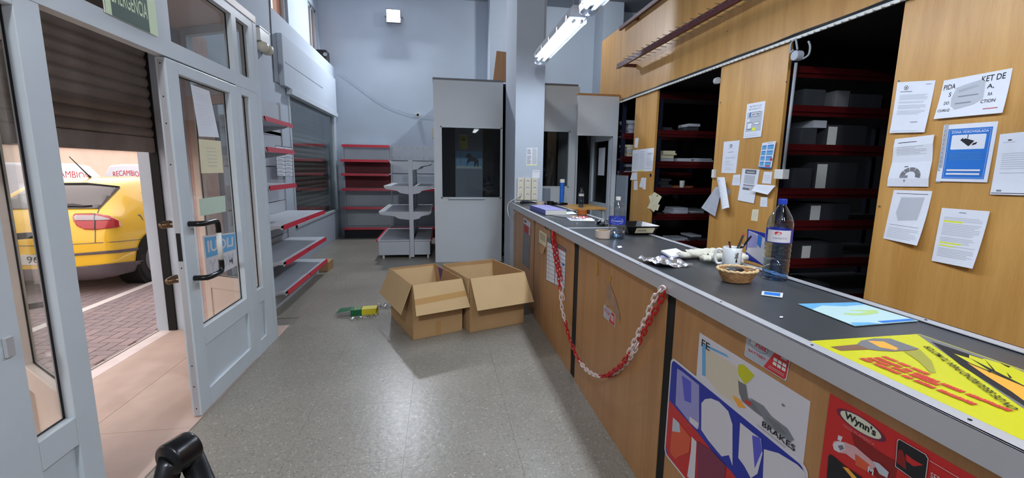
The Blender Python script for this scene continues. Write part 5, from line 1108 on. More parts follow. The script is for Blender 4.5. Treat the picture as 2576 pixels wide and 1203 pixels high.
pap('letter', ((2516, 338), (2612, 328), (2596, 492), (2494, 489)), 'paper', 'letter cut off by the right edge of the photograph on the wide panel', 'paper', lambda d: (d.rect(.25, .88, .35, .90, 'ink'), d.rect(.12, .85, .45, .86, 'lgrey'), d.lines(.15, .9, .35, .7, 10, 'lgrey', .3, 9), d.rect(.02, .02, 1, .03, 'ink'), d.rect(.15, .05, .28, .08, 'grey')), curl=cl(.008))
def d_hl(d): d.rect(.4, .93, .55, .945, 'grey'); d.lines(.1, .92, .12, .86, 26, 'lgrey', .4, 12, .2); d.rect(.1, .75, .52, .78, 'hl'); d.rect(.1, .36, .6, .385, 'hl'); d.rect(.1, .31, .45, .33, 'hl')
pap('letter', ((2372, 523), (2493, 532), (2458, 676), (2346, 656)), 'paper', 'letter with yellow highlighted lines on the wide panel', 'paper', d_hl, curl=lambda s, t: .022*s*(1-t)**2+.006)
# pins
def pin(px, label):
    p = at(*px, 'X', XP); tag(G().cyl(p, p+V3((-.008, 0, 0)), .006, .004, n=12).done('screw_head', 'steel'), label, 'screw')
pin((2261, 204), 'steel screw at the top corner of the letter with the round logo'); pin((2213, 519), 'steel screw at the left edge of the wide panel'); pin((1978, 206), 'steel screw at the right edge of the middle panel'); pin((1813, 258), 'steel screw at the left edge of the middle panel'); pin((1830, 79), 'steel screw in the beech band')
# middle panel
def d_mat(d):
    d.text('MATRICULAS', .18, .88, .82, .93, 'grey', .01); d.text('METACRILATO', .15, .80, .80, .85, 'grey', .01); d.rect(.08, .18, .92, .74, 'lgrey'); d.rect(.2, .60, .8, .74, 'mgrey'); d.rect(.25, .62, .78, .72, 'paper'); d.rect(.25, .62, .3, .72, 'blue'); d.text('0000 BBB', .33, .64, .76, .70, 'ink', .02)
    d.rect(.12, .48, .25, .55, 'paper'); d.rect(.15, .24, .42, .45, 'mgrey'); d.rect(.17, .27, .40, .43, 'paper'); d.rect(.52, .36, .82, .44, 'mgrey'); d.rect(.54, .375, .80, .43, 'paper'); d.rect(.45, .2, .65, .29, 'hl'); d.lines(.08, .8, .05, .14, 3, 'lgrey', .3, 6)
pap('notice', ((1880, 262), (1926, 254), (1916, 344), (1871, 349)), 'paper', 'acrylic number plate notice, highest on the middle panel', 'notice', d_mat, curl=cl(.005))
def d_cert(d): d.ell(.5, .85, .08, .05, 'ink'); d.ell(.5, .85, .045, .03, 'paper'); d.rect(.3, .77, .7, .775, 'grey'); d.rect(.35, .65, .7, .66, 'ink'); d.rect(.5, .53, .9, .535, 'lgrey'); d.rect(.2, .47, .85, .48, 'grey'); d.lines(.2, .8, .1, .42, 6, 'lgrey', .2, 7, .6)
pap('certificate', ((1821, 357), (1861, 353), (1851, 436), (1815, 435)), 'paper', 'white certificate with a small dark seal on the middle panel', 'paper', d_cert)
def d_blu(d):
    d.rect(0, 0, 1, .04, 'blue'); d.rect(.5, .94, .8, .955, 'grey')
    for a in range(2):
        for b in range(4): d.rect(.08+.47*a, .07+.215*b, .46+.47*a, .235+.215*b, 'sky'); d.rect(.08+.47*a, .2+.215*b, .46+.47*a, .235+.215*b, 'blue')
    d.ell(.92, .33, .07, .06, 'inkred'); d.rect(.6, .06, .9, .1, 'inkred')
pap('leaflet', ((1921, 360), (1956, 355), (1944, 424), (1911, 421)), 'paper', 'leaflet of light blue squares on the middle panel', 'leaflet', d_blu, curl=lambda s, t: .012+.01*sin(3*s))
pap('notice', ((1868, 424), (1911, 427), (1898, 512), (1857, 504)), 'paper', 'sheet with dark header bars in the lower cluster of the middle panel', 'notice', lambda d: (d.rect(.2, .85, .85, .98, 'mgrey'), d.rect(.3, .89, .75, .92, 'lgrey'), d.rect(.2, .55, .82, .82, 'lgrey'), d.rect(.2, .5, .85, .52, 'ink'), d.rect(.2, .36, .82, .48, 'lgrey'), d.rect(.2, .36, .6, .42, 'mgrey')), curl=cl(.006))
for px, lb, m in ((((1845, 440), (1863, 439), (1861, 467), (1841, 466)), 'small white card left of the sheet with dark header bars', 'paper'), (((1922, 432), (1943, 433), (1940, 463), (1917, 461)), 'small white card below the blue leaflet', 'paper'), (((1914, 496), (1931, 496), (1930, 521), (1912, 520)), 'small white card below the folded white card', 'paper'), (((1893, 527), (1909, 527), (1906, 557), (1889, 555)), 'small cream card lowest in the cluster on the middle panel', 'paper2')):
    pap('card', px, m, lb, 'card', (lambda d: d.lines(.15, .85, .3, .8, 4, 'lgrey', .2, 3, .5)), lift=.001)
pap('folded_card', ((1904, 464), (1951, 467), (1937, 490), (1895, 480)), 'paper', 'folded white card standing off the middle panel', 'card', lambda d: d.lines(.2, .8, .4, .8, 2, 'lgrey', .1, 2), lift=.012, curl=lambda s, t: .02*(1-t))
pap('hanging_sheets', ((1801, 470), (1817, 471), (1806, 545), (1771, 523)), 'greyp', 'grey sheet splayed behind the rolled papers on the middle panel', 'paper', lambda d: d.lines(.2, .8, .2, .8, 9, 'lgrey', .2, 3), curl=lambda s, t: .03*(1-t)); 
pap('hanging_sheets', ((1803, 446), (1823, 446), (1835, 522), (1819, 531)), 'paper', 'curled narrow papers hanging at the left edge of the middle panel', 'paper', lambda d: (d.rect(.35, .88, .6, .89, 'ink'), d.lines(.2, .85, .1, .8, 10, 'lgrey', .15, 5)), lift=.036, curl=lambda s, t: .035*(1-(2*s-1)**2)*(1-t*.5))
pap('hanging_sheets', ((1819, 464), (1839, 482), (1828, 499), (1815, 490)), 'greyp', 'corner of grey paper showing right of the rolled papers', 'paper', lift=.002)
def d_pb(d): d.poly([(0, 1), (1, 1), (1, .85), (.5, .93), (.08, .96), (.05, .3), (0, .3)], 'pblue'); d.poly([(.6, .9), (.85, .86), (.8, .5), (.6, .6)], 'blue'); d.poly([(.06, .93), (.55, .88), (.6, .5), (.1, .4)], 'lilac'); d.poly([(0, .25), (1, .02), (1, 0), (0, 0)], 'pblue')
c = [V3((1.478, 1.995, 1.063+.0)), V3((1.478, 1.80, 1.063)), V3((1.478, 1.80, 1.063))]
t = [at(1882, 576, 'X', 1.62), at(1926, 587, 'X', 1.60), at(1918, 668, 'X', 1.53), at(1878, 649, 'X', 1.54)]
sheet('blue_brochure', [at(1881, 576, 'X', 1.478), at(1926, 587, 'X', 1.478), at(1920, 668, 'X', 1.478), at(1876, 652, 'X', 1.478)], 'offw', 'white and dark blue brochure standing behind the mug', 'brochure', n=(-1, 0, 0), deco=d_pb, th=.0006)
# far panel
def d_tri(d):
    for k in range(3): d.lines(.04+.33*k, .30+.33*k, .12, .85, 12, 'lgrey', .35, 4+k)
    d.rect(.35, .02, .6, .06, 'hl'); d.rect(.325, 0, .33, 1, 'grey'); d.rect(.38, .87, .58, .88, 'ink'); d.rect(.74, .75, .94, .765, 'ink')
pap('notice', ((1592, 378), (1646, 372), (1641, 431), (1589, 432)), 'paper', 'three sheets side by side across the narrow far panel', 'notice', d_tri)
for px, lb in ((((1598, 348), (1607, 347), (1604, 372), (1596, 371)), 'small slip above the three sheets on the far panel'), (((1590, 435), (1603, 434), (1603, 453), (1585, 453)), 'small slip below the left of the three sheets, far panel'), (((1595, 455), (1604, 455), (1604, 478), (1594, 478)), 'lowest slip at the left edge of the far panel'), (((1614, 447), (1620, 447), (1616, 473), (1608, 470)), 'left slip of the pair on the far panel'), (((1618, 448), (1626, 447), (1624, 477), (1617, 476)), 'right slip of the pair on the far panel')):
    pap('slip', px, 'paper', lb, 'paper', lift=.001)
p = at(1637, 441, 'X', XP); tag(G().cyl(p, p+V3((-.003, 0, 0)), .022, n=18).done('round_sticker', 'ink'), 'round black sticker on the far panel', 'sticker')
for px, lb in ((((1632, 494), (1647, 484), (1650, 512), (1640, 520)), 'cream tag leaning left in the bunch on the far panel'), (((1646, 483), (1665, 495), (1645, 534), (1631, 520)), 'cream tag leaning right in the bunch on the far panel'), (((1634, 512), (1660, 515), (1655, 530), (1628, 524)), 'lowest cream tag in the bunch on the far panel')):
    pap('parts_tag', px, 'paper2', lb, 'tag', lambda d: (d.ell(.5, .9, .06, .05, 'ink'), d.lines(.2, .8, .3, .7, 3, 'grey', .1, 3)), lift=.004+.003*len(lb) % .006)
# band: red rail with pins, second rail, cable tray, junction box, conduit
t = thing('pin_rail', 'dark red rail with rows of thin pins in front of the beech band', 'rail', (2.46, 4.6, 2.9))
a = at(1555, 165, 'X', 2.46); b = at(1866, 0, 'X', 2.46)
ya, yb = a.y, 2.2; z0 = (a.z+b.z)/2-.02
g = G().box(2.44, yb, z0, 2.48, ya, z0+.06); g.done('rail_body', 'dred', t, bevel=.003); bx('rail_lip', (2.432, yb, z0-.008, 2.44, ya, z0+.012), 'dred', t)
bx('end_bracket', (2.4805, ya-.1, z0+.012, XP-.0005, ya-.06, z0+.05), 'dred', t); bx('end_bracket', (2.4805, 2.4, z0+.012, XP-.0005, 2.44, z0+.05), 'dred', t)
pn = None; k = 0
y = ya-.42
while y > 2.3:
    if pn is None:
        pn = G().cyl((2.35, y, z0+.032), (2.60, y, z0+.022), .0035, n=6).done('pin', 'steel', t); yb0 = y
    else: child_copy(pn, t, V3((0, y-yb0, 0)))
    y -= .13
hs = G()
for k in range(26): yy = ya-.35-.13*k; hs.cyl((2.4398, yy, z0+.04), (2.438, yy, z0+.04), .006, n=8)
hs.done('pin_holes', 'steel', t)['kind'] = 'stuff'
a = at(1560, 71, 'X', 2.62); b = at(1660, 0, 'X', 2.62)
tag(G().box(2.60, 2.0, (a.z+b.z)/2-.02, 2.64, a.y, (a.z+b.z)/2+.03).box(2.64, 2.3, (a.z+b.z)/2-.015, 2.6795, 2.36, (a.z+b.z)/2+.02).box(2.64, a.y-.5, (a.z+b.z)/2-.015, 2.6795, a.y-.44, (a.z+b.z)/2+.02).done('upper_rail', 'dred', bevel=.003), 'dark red rail running along the top of the beech band', 'rail')
t = thing('cable_tray', 'perforated white cable tray with black cables along the top of the storage openings', 'tray', (2.64, 4, 2.5))
g = G().box(2.655, -1, 2.494, XP-.001, 6.45, 2.497); g.box(2.655, -1, 2.497, 2.657, 6.45, 2.512); g.done('tray_base', 'whitep', t)
gg = None
for k in range(90):
    yy = 6.4-.055*k
    if gg is None: gg = G().box(2.645, yy-.034, 2.486, 2.6545, yy, 2.506).done('tooth', 'whitep', t, bevel=.004); y00 = yy
    else: child_copy(gg, t, V3((0, yy-y00, 0)))
for k, (dz, r, dx) in enumerate(((.520, .008, 0), (.532, .007, .004), (.512, .006, .008))):
    pts = [V3((2.664+dx+.003*sin(i*1.7+k), 6.4-.25*i, 2.0+dz+.003*cos(i*2.3+k))) for i in range(29)]; g = G().tube(spline(pts, 3), r, 7); g.done('cable', 'cable', t, smooth=True)
c = at(2003, 140, 'X', 2.64); t = thing('junction_box', 'round white junction box with looping cables at the top of the conduit', 'box', (c.x, c.y, c.z-.05))
G().cyl(c+V3((.038, 0, 0)), c+V3((-.018, -.0, 0)), .036, n=28).done('box_body', 'greyp', t, bevel=.004)
for k, px in enumerate((((1996, 125), (1988, 132), (1990, 110), (1998, 100)), ((2006, 125), (2004, 110), (2002, 98)), ((2020, 148), (2034, 138), (2038, 118), (2034, 104)))):
    G().tube(spline([at(*q, 'X', 2.64) for q in px], 5), .007, 8).done('cable', 'gcable', t, smooth=True)
a = at(2003, 158, 'X', 2.664); b = at(1972, 428, 'X', 2.70)
b = V3((2.664, a.y-.0, at(1972, 428, 'X', 2.664).z)); tag(G().tube([a, V3((2.664, a.y+.01, b.z))], .011, 10).done('conduit', 'gcable', smooth=True), 'grey conduit running down beside the middle panel', 'pipe')
c = V3((2.655, a.y+.01, b.z-.03)); t = tag(bx('switch_box', (2.62, c.y-.045, c.z-.04, XP-.0005, c.y+.045, c.z+.035), 'whitep', bevel=.004), 'small white switch box at the foot of the conduit', 'switch')
c = at(1795, 437, 'X', 2.66); tag(bx('switch_box', (2.65, c.y-.02, c.z-.04, 2.679, c.y+.02, c.z+.04), 'whitep', bevel=.003), 'small white switch box at the left edge of the middle panel', 'switch')
c = at(1814, 200, 'X', 2.66); tag(G().cyl((2.66, 4.062, c.z), (2.66, 4.10, c.z), .03, n=20).done('round_box', 'greyp'), 'round white box just left of the middle panel top', 'box')

# ================================================================ COLUMN: sockets and notes
SY_ = 5.8995
t = thing('socket_panel', 'cream panel of nine power sockets on the column', 'socket panel', (1.17, SY_, 1.09))
for k in range(3):
    x0 = 1.033+.096*k; m = bx('socket_strip', (x0, SY_-.03, 1.09, x0+.09, SY_, 1.385), 'cream', t, bevel=.004)
    for q in range(3):
        z = 1.335-.088*q; g = G().cyl((x0+.045, SY_-.0302, z), (x0+.045, SY_-.0315, z), .022, n=20); g.done('socket', 'whitep', m)
        g = G(); g.lathe((0, 0, 0), [(0, 0)], 3) if 0 else None
        for a in range(8):
            a0, a1 = pi*a/8, pi*(a+1)/8; g.quad(*[(x0+.045+r_*cos(aa), SY_-.0318, z+r_*sin(aa)) for r_, aa in ((.020, a0), (.020, a1), (.012, a1), (.012, a0))])
        g.done('socket_opening', 'mgrey', m)
for k in range(3): bx('trunking', (1.03+.1*k, SY_-.025, 1.058, 1.115+.1*k, SY_, 1.082), 'cream', t, bevel=.003)
pl_ = V3((1.07, SY_-.045, 1.155)); t = thing('power_lead', 'white power lead plugged into the lowest left socket', 'cable', (1.0, 5.8, 1.1))
G().cyl((1.078, SY_-.032, 1.16), (1.06, SY_-.07, 1.15), .013, n=12).done('plug', 'cream', t); G().tube(spline([V3((1.06, SY_-.07, 1.15)), V3((1.0, SY_-.07, 1.11)), V3((.94, SY_-.06, 1.075)), V3((.905, SY_-.05, 1.03)), V3((.90, SY_-.08, .93)), V3((.905, SY_-.25, .87)), V3((.915, SY_-.42, .92)), V3((.925, SY_-.5, .985))], 6), .005, 8).done('cord', 'cream', t, smooth=True)
def colp(name, px, m, label, deco): sheet(name, pxq(px, 'Y', SY_), m, label, 'paper', n=(0, -1, 0), deco=deco)
colp('price_list', ((1325, 372), (1352, 372), (1351, 417), (1324, 417)), 'paper', 'printed two-column list on the column', lambda d: (d.lines(.05, .42, .1, .95, 14, 'grey', .5, 3), d.lines(.52, .95, .1, .98, 16, 'lgrey', .7, 4), d.rect(.02, .03, .98, .06, 'hl')))
colp('note', ((1340, 428), (1358, 428), (1357, 448), (1339, 447)), 'paper', 'small white note above the sockets', lambda d: d.rect(.1, .8, .9, .84, 'grey'))
tag(G().prism([V3((1.0, 7.12+.0, 2.862)), V3((1.14, 7.14, 2.862)), V3((1.14, 7.18, 3.36)), V3((.98, 7.16, 3.38))] if 0 else [at(1240, 205, 'Y', 7.3), at(1275, 207, 'Y', 7.3), at(1275, 131, 'Y', 7.3), at(1249, 128, 'Y', 7.3)], (0, .02, 0)).done('brown_board', 'woodd'), 'brown board standing on top of the booth beside the column', 'board')
# booth interior, dimly seen
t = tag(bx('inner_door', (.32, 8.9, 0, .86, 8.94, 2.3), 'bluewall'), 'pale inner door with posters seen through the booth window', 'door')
sheet('yellow_notice', [V3((x, 8.898, z)) for x, z in ((.40, 2.16), (.56, 2.16), (.56, 1.88), (.40, 1.88))], 'paper2', 'yellow notice on the inner door of the booth', 'notice', n=(0, -1, 0), deco=lambda d: (d.rect(0, 0, 1, .9, 'pyel'), d.rect(.3, .6, .7, .7, 'ink')))
sheet('horse_picture', [V3((x, 8.898, z)) for x, z in ((.34, 1.84), (.84, 1.84), (.84, 1.50), (.34, 1.50))], 'sky', 'blue picture of a horse on the inner door of the booth', 'picture', n=(0, -1, 0), deco=lambda d: (d.rect(0, 0, 1, .15, 'lsky'), d.poly([(.38, .75), (.45, .9), (.55, .85), (.62, .68), (.80, .62), (.88, .45), (.86, .12), (.82, .12), (.80, .36), (.74, .12), (.70, .12), (.70, .42), (.55, .42), (.45, .3), (.42, .15), (.40, .15), (.42, .45), (.46, .6), (.36, .65)], 'navy'), d.rect(.15, .2, .17, .9, 'mgrey')))
g = G(); t = thing('office_chair', 'dark rounded chair back seen at the lower right of the booth window', 'chair', (.93, 7.6, 0)); g.prism([V3((.93+.17*cos(a), 7.6, .98+.19*sin(a)**1)) for a in [2*pi*k/24 for k in range(24)]], (0, .05, 0)); g.done('backrest', 'black', t, bevel=.01); G().cyl((.93, 7.65, .1), (.93, 7.65, .8), .03, n=12).done('column', 'black', t); G().cyl((.93, 7.65, .0), (.93, 7.65, .1), .25, .04, n=5).done('foot', 'black', t); bx('seat', (.72, 7.5, .48, 1.12, 7.9, .54), 'black', t, bevel=.02)
t = struct(thing('door_3', 'white glazed door standing open in the far booth', 'door', (2.6, 6.9, 0))); R = rel((2.60, 6.575, 0), (-.06, .75, 0), (-.75, -.06, 0)); leaf(t, R, .76, .01, 2.06, .09, .67, .98, 1.96)
sheet('door_notice', [R(a, z, -.036) for a, z in ((.50, 1.86), (.26, 1.86), (.26, 1.42), (.50, 1.42))], 'paper', 'white sheet taped to the open door in the far booth', 'paper', n=(-.75, -.06, 0))
sheet('notice_board', [V3((x, 7.09, z)) for x, z in ((1.50, 1.20), (1.80, 1.20), (1.80, .9), (1.50, .9))], 'bluewall', 'blue-grey board under the narrow booth window', 'board', n=(0, -1, 0), th=.004)
# ================================================================ NOTICES ON THE DOOR GLASS (seen from behind)
DX = FX-.0395
def dn_(name, px, m, label, deco=None, curl=None): sheet(name, pxq(px, 'X', DX), m, label, 'notice', n=(1, 0, 0), deco=deco, curl=curl, th=.0003)
dn_('door_notice', ((479, 212), (526, 229), (551, 346), (500, 343)), 'paper', 'long white sheet taped high on the door glass', lambda d: d.lines(.15, .85, .25, .9, 12, mat('faint_ink', (204, 208, 214), .8), .15, 3))
dn_('door_notice', ((499, 350), (555, 355), (562, 435), (506, 436)), 'paper2', 'cream sheet with faint lines, second from the top on the door glass', lambda d: d.lines(.3, .75, .2, .85, 6, mat('faint_ink', (200, 196, 176), .8), .3, 4))
dn_('door_notice', ((500, 501), (566, 492), (568, 532), (504, 544)), 'lgreen', 'pale green landscape note above the door handle')
def d_mir(d):
    d.rect(0, 0, 1, 1, 'offw'); d.rect(.04, .50, .96, .96, 'sky'); d.text('LIQUI', .12, .56, .9, .88, 'offw', .03); d.text('MOLY', .12, .10, .9, .42, 'lgrey', .03)
c = pxq(((509, 594), (594, 584), (596, 668), (521, 707)), 'X', DX)
S = bil([c[1], c[0], c[3], c[2]], (1, 0, 0)); o = sheet('window_sticker', c, 'offw', 'faded blue and white sticker on the door glass, lettering seen from behind', 'sticker', n=(1, 0, 0), th=.0003); d = Deco(S, .0004); d_mir(d); d.done(o)
# ================================================================ BLACK ARM IN THE FOREGROUND
t = thing('folding_stand', 'black plastic loop at the bottom edge, top joint of a folded stand', 'stand', (-.62, 1.0, 0)); t['label'] = 'black tubular folding stand whose rounded top joint shows at the bottom edge'
zc = .86; c = at(452, 1141, 'Z', zc); ax = V3((.42, 1.0, 0)).normalized(); 
tp = c+ax*.03; bt = c-ax*.03
G().lathe((0, 0, -.03), [(0, 0), (.030, 0), (.035, .003), (.037, .008), (.037, .052), (.035, .057), (.030, .06), (0, .06)], 40)
g = G().tube([bt, bt+ax*.003, bt+ax*.008, tp-ax*.008, tp-ax*.003, tp], [.031, .0355, .037, .037, .0355, .031], 48); g.done('joint', 'black', t, smooth=True)
sd = V3((ax.y, -ax.x, 0))
for s, off in ((1, .018), (-1, -.018)):
    p0 = c+ax*off; p1 = V3((c.x+sd.x*s*.35+ax.x*off, c.y+sd.y*s*.35+ax.y*off, .02))
    G().tube([p0, p0*.5+p1*.5, p1], [.025, .023, .020], 16).done('leg', 'black', t, smooth=True); G().lathe((p1.x, p1.y, 0), [(0, 0), (.028, 0), (.026, .03), (0, .03)], 14).done('foot', 'matt', t)
G().tube([V3((c.x+sd.x*.2, c.y+sd.y*.2, .30)), V3((c.x-sd.x*.2, c.y-sd.y*.2, .30))], .012, 8).done('crossbar', 'black', t)
# ================================================================ YELLOW CAR
def car(nm, label, ox, oy, oz, paint, W=1.74, prof=None, parts=True, heading=1):
    """hatchback: rear at y = oy, nose away from the camera; loft of cross-sections"""
    t = thing(nm, label, 'car', (ox, oy+2.1, oz))
    hw = W/2
    # y from rear, bottom z, top z, half width at belt, roof half width factor, belt z
    prof = prof or [(0.0, .36, .60, .70, .80), (.015, .26, .74, .80, .84), (.06, .21, .88, .845, .84), (.13, .18, .97, .86, .82), (.22, .17, 1.02, .868, .80), (.42, .17, 1.18, .87, .70), (.62, .17, 1.31, .87, .665), (.80, .17, 1.385, .87, .655), (1.1, .17, 1.42, .87, .655),
        (1.6, .17, 1.44, .87, .66), (2.1, .17, 1.43, .87, .65), (2.5, .17, 1.36, .87, .65), (2.85, .17, 1.16, .87, .70), (3.1, .17, .99, .86, .76), (3.6, .18, .88, .84, .80), (4.0, .2, .74, .78, .86), (4.15, .3, .6, .66, .85)]
    g = G(); sec = []
    for y, zb, zt, w, rf in prof:
        bz = min(.92, zt-.02); r = rf if zt > 1.03 else .9
        pts = [(0, zb), (w*.86, zb), (w*.97, zb+.06), (w, zb+.20 if zb+.2 < bz else (zb+bz)/2), (w, (.62 if bz > .66 else (zb+bz)/2+.01)), (w*.975, bz), (w*(.975*(1-.45)+r*.45) if zt > 1.03 else w*.94, (bz*.5+zt*.5)), (w*r, zt-.055 if zt > 1.1 else zt-.012), (w*r*.82, zt-.012), (0, zt)]
        sec.append([(x, y, z) for x, z in pts]+[(-x, y, z) for x, z in reversed(pts[1:-1])])
    n = len(sec[0])
    for s in sec: g.v += [(ox+x, oy+y, oz+z) for x, y, z in s]
    for k in range(len(sec)-1):
        for j in range(n): g.f.append((k*n+j, k*n+(j+1) % n, (k+1)*n+(j+1) % n, (k+1)*n+j)); g.m.append(0)
    g.f.append(tuple(reversed(range(n)))); g.f.append(tuple((len(sec)-1)*n+j for j in range(n))); g.m += [0, 0]
    g.done('body', paint, t, smooth=True, subsurf=2)
    def wheel(x, y):
        s = 1 if x > 0 else -1; a = V3((ox+x-s*.2, oy+y, oz+.315)); b = V3((ox+x+s*.012, oy+y, oz+.315)); G().cyl(a, b, .315, n=32).done('wheel', 'tyre', t, bevel=.02); G().cyl(b, b+V3((s*.004, 0, 0)), .2, n=24).done('hub_cap', 'hub', t)
        G().cyl(V3((ox+x-s*.25, oy+y, oz+.33)), b-V3((s*.006, 0, 0)), .37, n=32).done('wheel_arch', 'matt', t)
    for x in (-hw, hw):
        for y in (.78, 3.3): wheel(x, y)
    return t
CXR, CYR, CZR = -4.86, 6.08, -.12
t = car('yellow_hatchback', 'yellow hatchback parked outside the doorway, seen from behind', CXR, CYR, CZR, 'yellow')
C = lambda x, y, z: V3((CXR+x, CYR+y, CZR+z))
bpy.context.view_layer.update()
from mathutils.bvhtree import BVHTree
_dg = bpy.context.evaluated_depsgraph_get(); _b = [c for c in t.children if c.name.startswith('body')][0]
_ev = _b.evaluated_get(_dg); _me = _ev.to_mesh(); _mw = _b.parent.matrix_world @ _b.matrix_basis if 0 else Matrix.Translation(V3(t['org']))
_bvh = BVHTree.FromPolygons([_mw @ v.co for v in _me.vertices], [tuple(p.vertices) for p in _me.polygons]); _ev.to_mesh_clear()
def hit(x, y):
    d = ray(x, y).normalized(); p, n, i, q = _bvh.ray_cast(CAM, d)
    if p is None: return None
    if n.dot(d) > 0: n = -n
    return p, n
def patch(name, pts, m, parent=None, h=.004, cut=14):
    """a panel that follows the car body; outline as the photograph shows it"""
    x0 = min(p[0] for p in pts); x1 = max(p[0] for p in pts); y0 = min(p[1] for p in pts); y1 = max(p[1] for p in pts); last = [None]
    def S(s, q, hh):
        r = hit(x0+(x1-x0)*s, y0+(y1-y0)*q)
        if r is None: r = last[0]
        last[0] = r; return r[0]+r[1]*(hh+h)
    d = Deco(S, 0, cut); d.poly([((x-x0)/(x1-x0), (y-y0)/(y1-y0)) for x, y in pts], m); o = d.done(parent or t, name); q = o.modifiers.new('s', 'SOLIDIFY'); q.thickness = h*.9; q.offset = 0; o.data.polygons.foreach_set('use_smooth', [True]*len(o.data.polygons)); return o
c7 = lambda L: [(x/3.007, 340+y/3.007) for x, y in L]
patch('rear_window', c7([(-60, 568), (235, 396), (480, 376), (660, 374), (905, 398), (850, 450), (745, 560), (500, 562), (280, 560)]), 'dglasscar', h=.008)
o = patch('tail_lamp', c7([(552, 620), (575, 602), (740, 600), (830, 618), (895, 652), (912, 685), (880, 700), (720, 718), (640, 715), (590, 692), (562, 655)]), 'taill', h=.012)
patch('clear_lens', c7([(570, 627), (582, 617), (735, 618), (815, 636), (835, 648), (735, 652), (578, 652)]), 'tailc', o, h=.018); patch('lamp_joint', c7([(720, 604), (726, 604), (726, 716), (720, 716)]), 'mgrey', o, h=.02)
patch('bumper_strip', c7([(200, 905), (568, 895), (900, 868), (1056, 849), (1064, 855), (1060, 870), (900, 890), (568, 912), (200, 920)]), 'bump_', h=.010)
patch('bumper_seam', c7([(-40, 836), (320, 836), (555, 824), (900, 803), (1090, 784), (1090, 788), (900, 808), (555, 829), (320, 841), (-40, 841)]), 'mgrey', h=.003)
patch('lower_bumper', c7([(-40, 1018), (350, 1012), (585, 995), (800, 975), (1078, 946), (1062, 985), (1022, 1020), (900, 1048), (740, 1080), (600, 1088), (300, 1092), (-40, 1092)]), 'bump_', h=.016)
patch('hatch_seam', c7([(718, 720), (724, 720), (724, 812), (718, 812)]), 'mgrey', h=.003); patch('hatch_seam', c7([(745, 562), (905, 400), (910, 402), (752, 566), (738, 600), (733, 600)]), 'mgrey', h=.003)
patch('hatch_handle', c7([(235, 640), (250, 628), (320, 626), (320, 692), (250, 692), (236, 684)]), 'hub', h=.010)
patch('spoiler_lip', c7([(340, 378), (480, 372), (660, 370), (900, 396), (905, 400), (660, 380), (480, 382), (330, 386)]), 'matt', h=.014)
patch('wiper', c7([(480, 552), (510, 534), (560, 530), (640, 542), (705, 543), (640, 552), (560, 550)]), 'black', h=.02); patch('fuel_flap_seam', c7([(1045, 600), (1062, 604), (1082, 640), (1082, 646), (1058, 612), (1042, 606)]), 'mgrey', h=.003)
p = hit(228, 447); ab = p[0] if p else C(.34, .95, 1.41); tp = at(174, 394, 'Y', ab.y-.1)
G().tube([ab, ab.lerp(tp, .15), tp], [.02, .009, .005], 8).done('antenna', 'black', t)
pq = c7([(100, 905), (345, 905), (345, 985), (100, 985)]); q0 = hit(*pq[0]); y_ = q0[0].y-.02 if q0 else CYR-.03
c0, c1 = at(*pq[3], 'Y', y_), at(*pq[1], 'Y', y_); bx('registration_plate', (c0.x-.02, y_-.004, c0.z, c1.x, y_+.02, c1.z), 'whitep', t, bevel=.002)
S = lambda s, q, h: V3((c0.x+(c1.x-c0.x)*s, y_-.0045-h, c0.z+(c1.z-c0.z)*q)); d = Deco(S, .0005); d.text('963', .43, .16, .96, .86, 'ink', .01); d.done(t)
G().prism([C(.89, 1.0, .98), C(.89, 2.5, .98), C(.74, 2.25, 1.32), C(.72, 1.15, 1.32)], V3((-.02, 0, 0))).done('side_window', 'dglasscar', t)
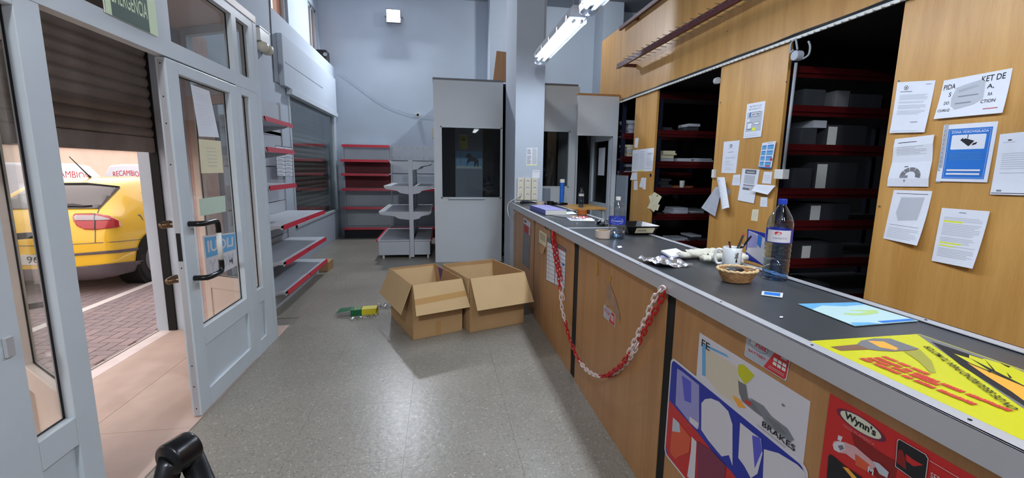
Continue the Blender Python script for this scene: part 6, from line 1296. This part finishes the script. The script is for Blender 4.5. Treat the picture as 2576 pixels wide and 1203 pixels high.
# two white vans with red lettering
def van(label, ox, oy, rot, text_):
    t = thing('white_van', label, 'van', (ox, oy, -.32)); ca, sa = cos(rot), sin(rot)
    P = lambda a, b, z: V3((ox+a*ca-b*sa, oy+a*sa+b*ca, z-.32))
    # side profile in a (length), extruded over width b
    prof = [(-2.0, .3), (-2.02, .9), (-1.98, 1.55), (-1.85, 1.78), (-1.5, 1.82), (.4, 1.82), (.75, 1.76), (1.25, 1.15), (1.9, 1.0), (2.05, .8), (2.08, .3)]
    g = G().prism([P(a, -.83, z) for a, z in prof], P(0, .83, 0)-P(0, -.83, 0)); g.done('body', 'whitecar', t, bevel=.05)
    for a in (-1.3, 1.35):
        for b in (-.84, .66): G().cyl(P(a, b, .32), P(a, b+.18, .32), .32, n=24).done('wheel', 'tyre', t)
    G().prism([P(.62, -.838, 1.15), P(1.12, -.838, 1.15), P(.72, -.838, 1.62), (P(.62, -.838, 1.62))], P(0, -.004, 0)-P(0, 0, 0)).done('side_window', 'dglasscar', t)
    G().prism([P(-.45, -.836, 1.12), P(.55, -.836, 1.12), P(.55, -.836, 1.64), P(-.45, -.836, 1.64)], P(0, -.003, 0)-P(0, 0, 0)).done('door_panel', 'whitecar', t)
    a0, a1 = text_; S = lambda s, q, h: V3((a0.x+(a1.x-a0.x)*s, oy-.833-h, 1.13+.15*q+.05*sin(pi*s))); d = Deco(S, .001); d.text('RECAMBIOS', 0, 0, 1, 1, 'inkred', .0); d.done(t)
    return t
vy = 12.4; e = at(246, 430, 'Y', vy-.83).x; van('left of the two white vans lettered RECAMBIOS behind the yellow car', e-2.0, vy, 0, (at(112, 440, 'Y', vy-.84), at(222, 440, 'Y', vy-.84)))
vy = 15.0; e = at(250, 430, 'Y', vy-.83).x; van('right of the two white vans lettered RECAMBIOS behind the yellow car', e+2.1, vy, 0, (at(284, 440, 'Y', vy-.84), at(356, 440, 'Y', vy-.84)))
t = thing('silver_car', 'silver car roof at the far left behind the glass', 'car', (-9.6, 9.5, -.3)); g = G().prism([V3((-10.6, 5.2+a*4, z)) for a, z in ((0, 0), (0, .65), (.2, .75), (.35, 1.1), (.7, 1.12), (.85, .75), (1, .65), (1, 0))], (1.6, 0, 0)); g.done('body', 'whitecar', t, bevel=.08)
for a in (6.0, 8.3): G().cyl((-9.1, a, 0), (-8.98, a, 0), .3, n=20).done('wheel', 'tyre', t)
for o in bpy.data.objects:
    if 'org' in o: del o['org']
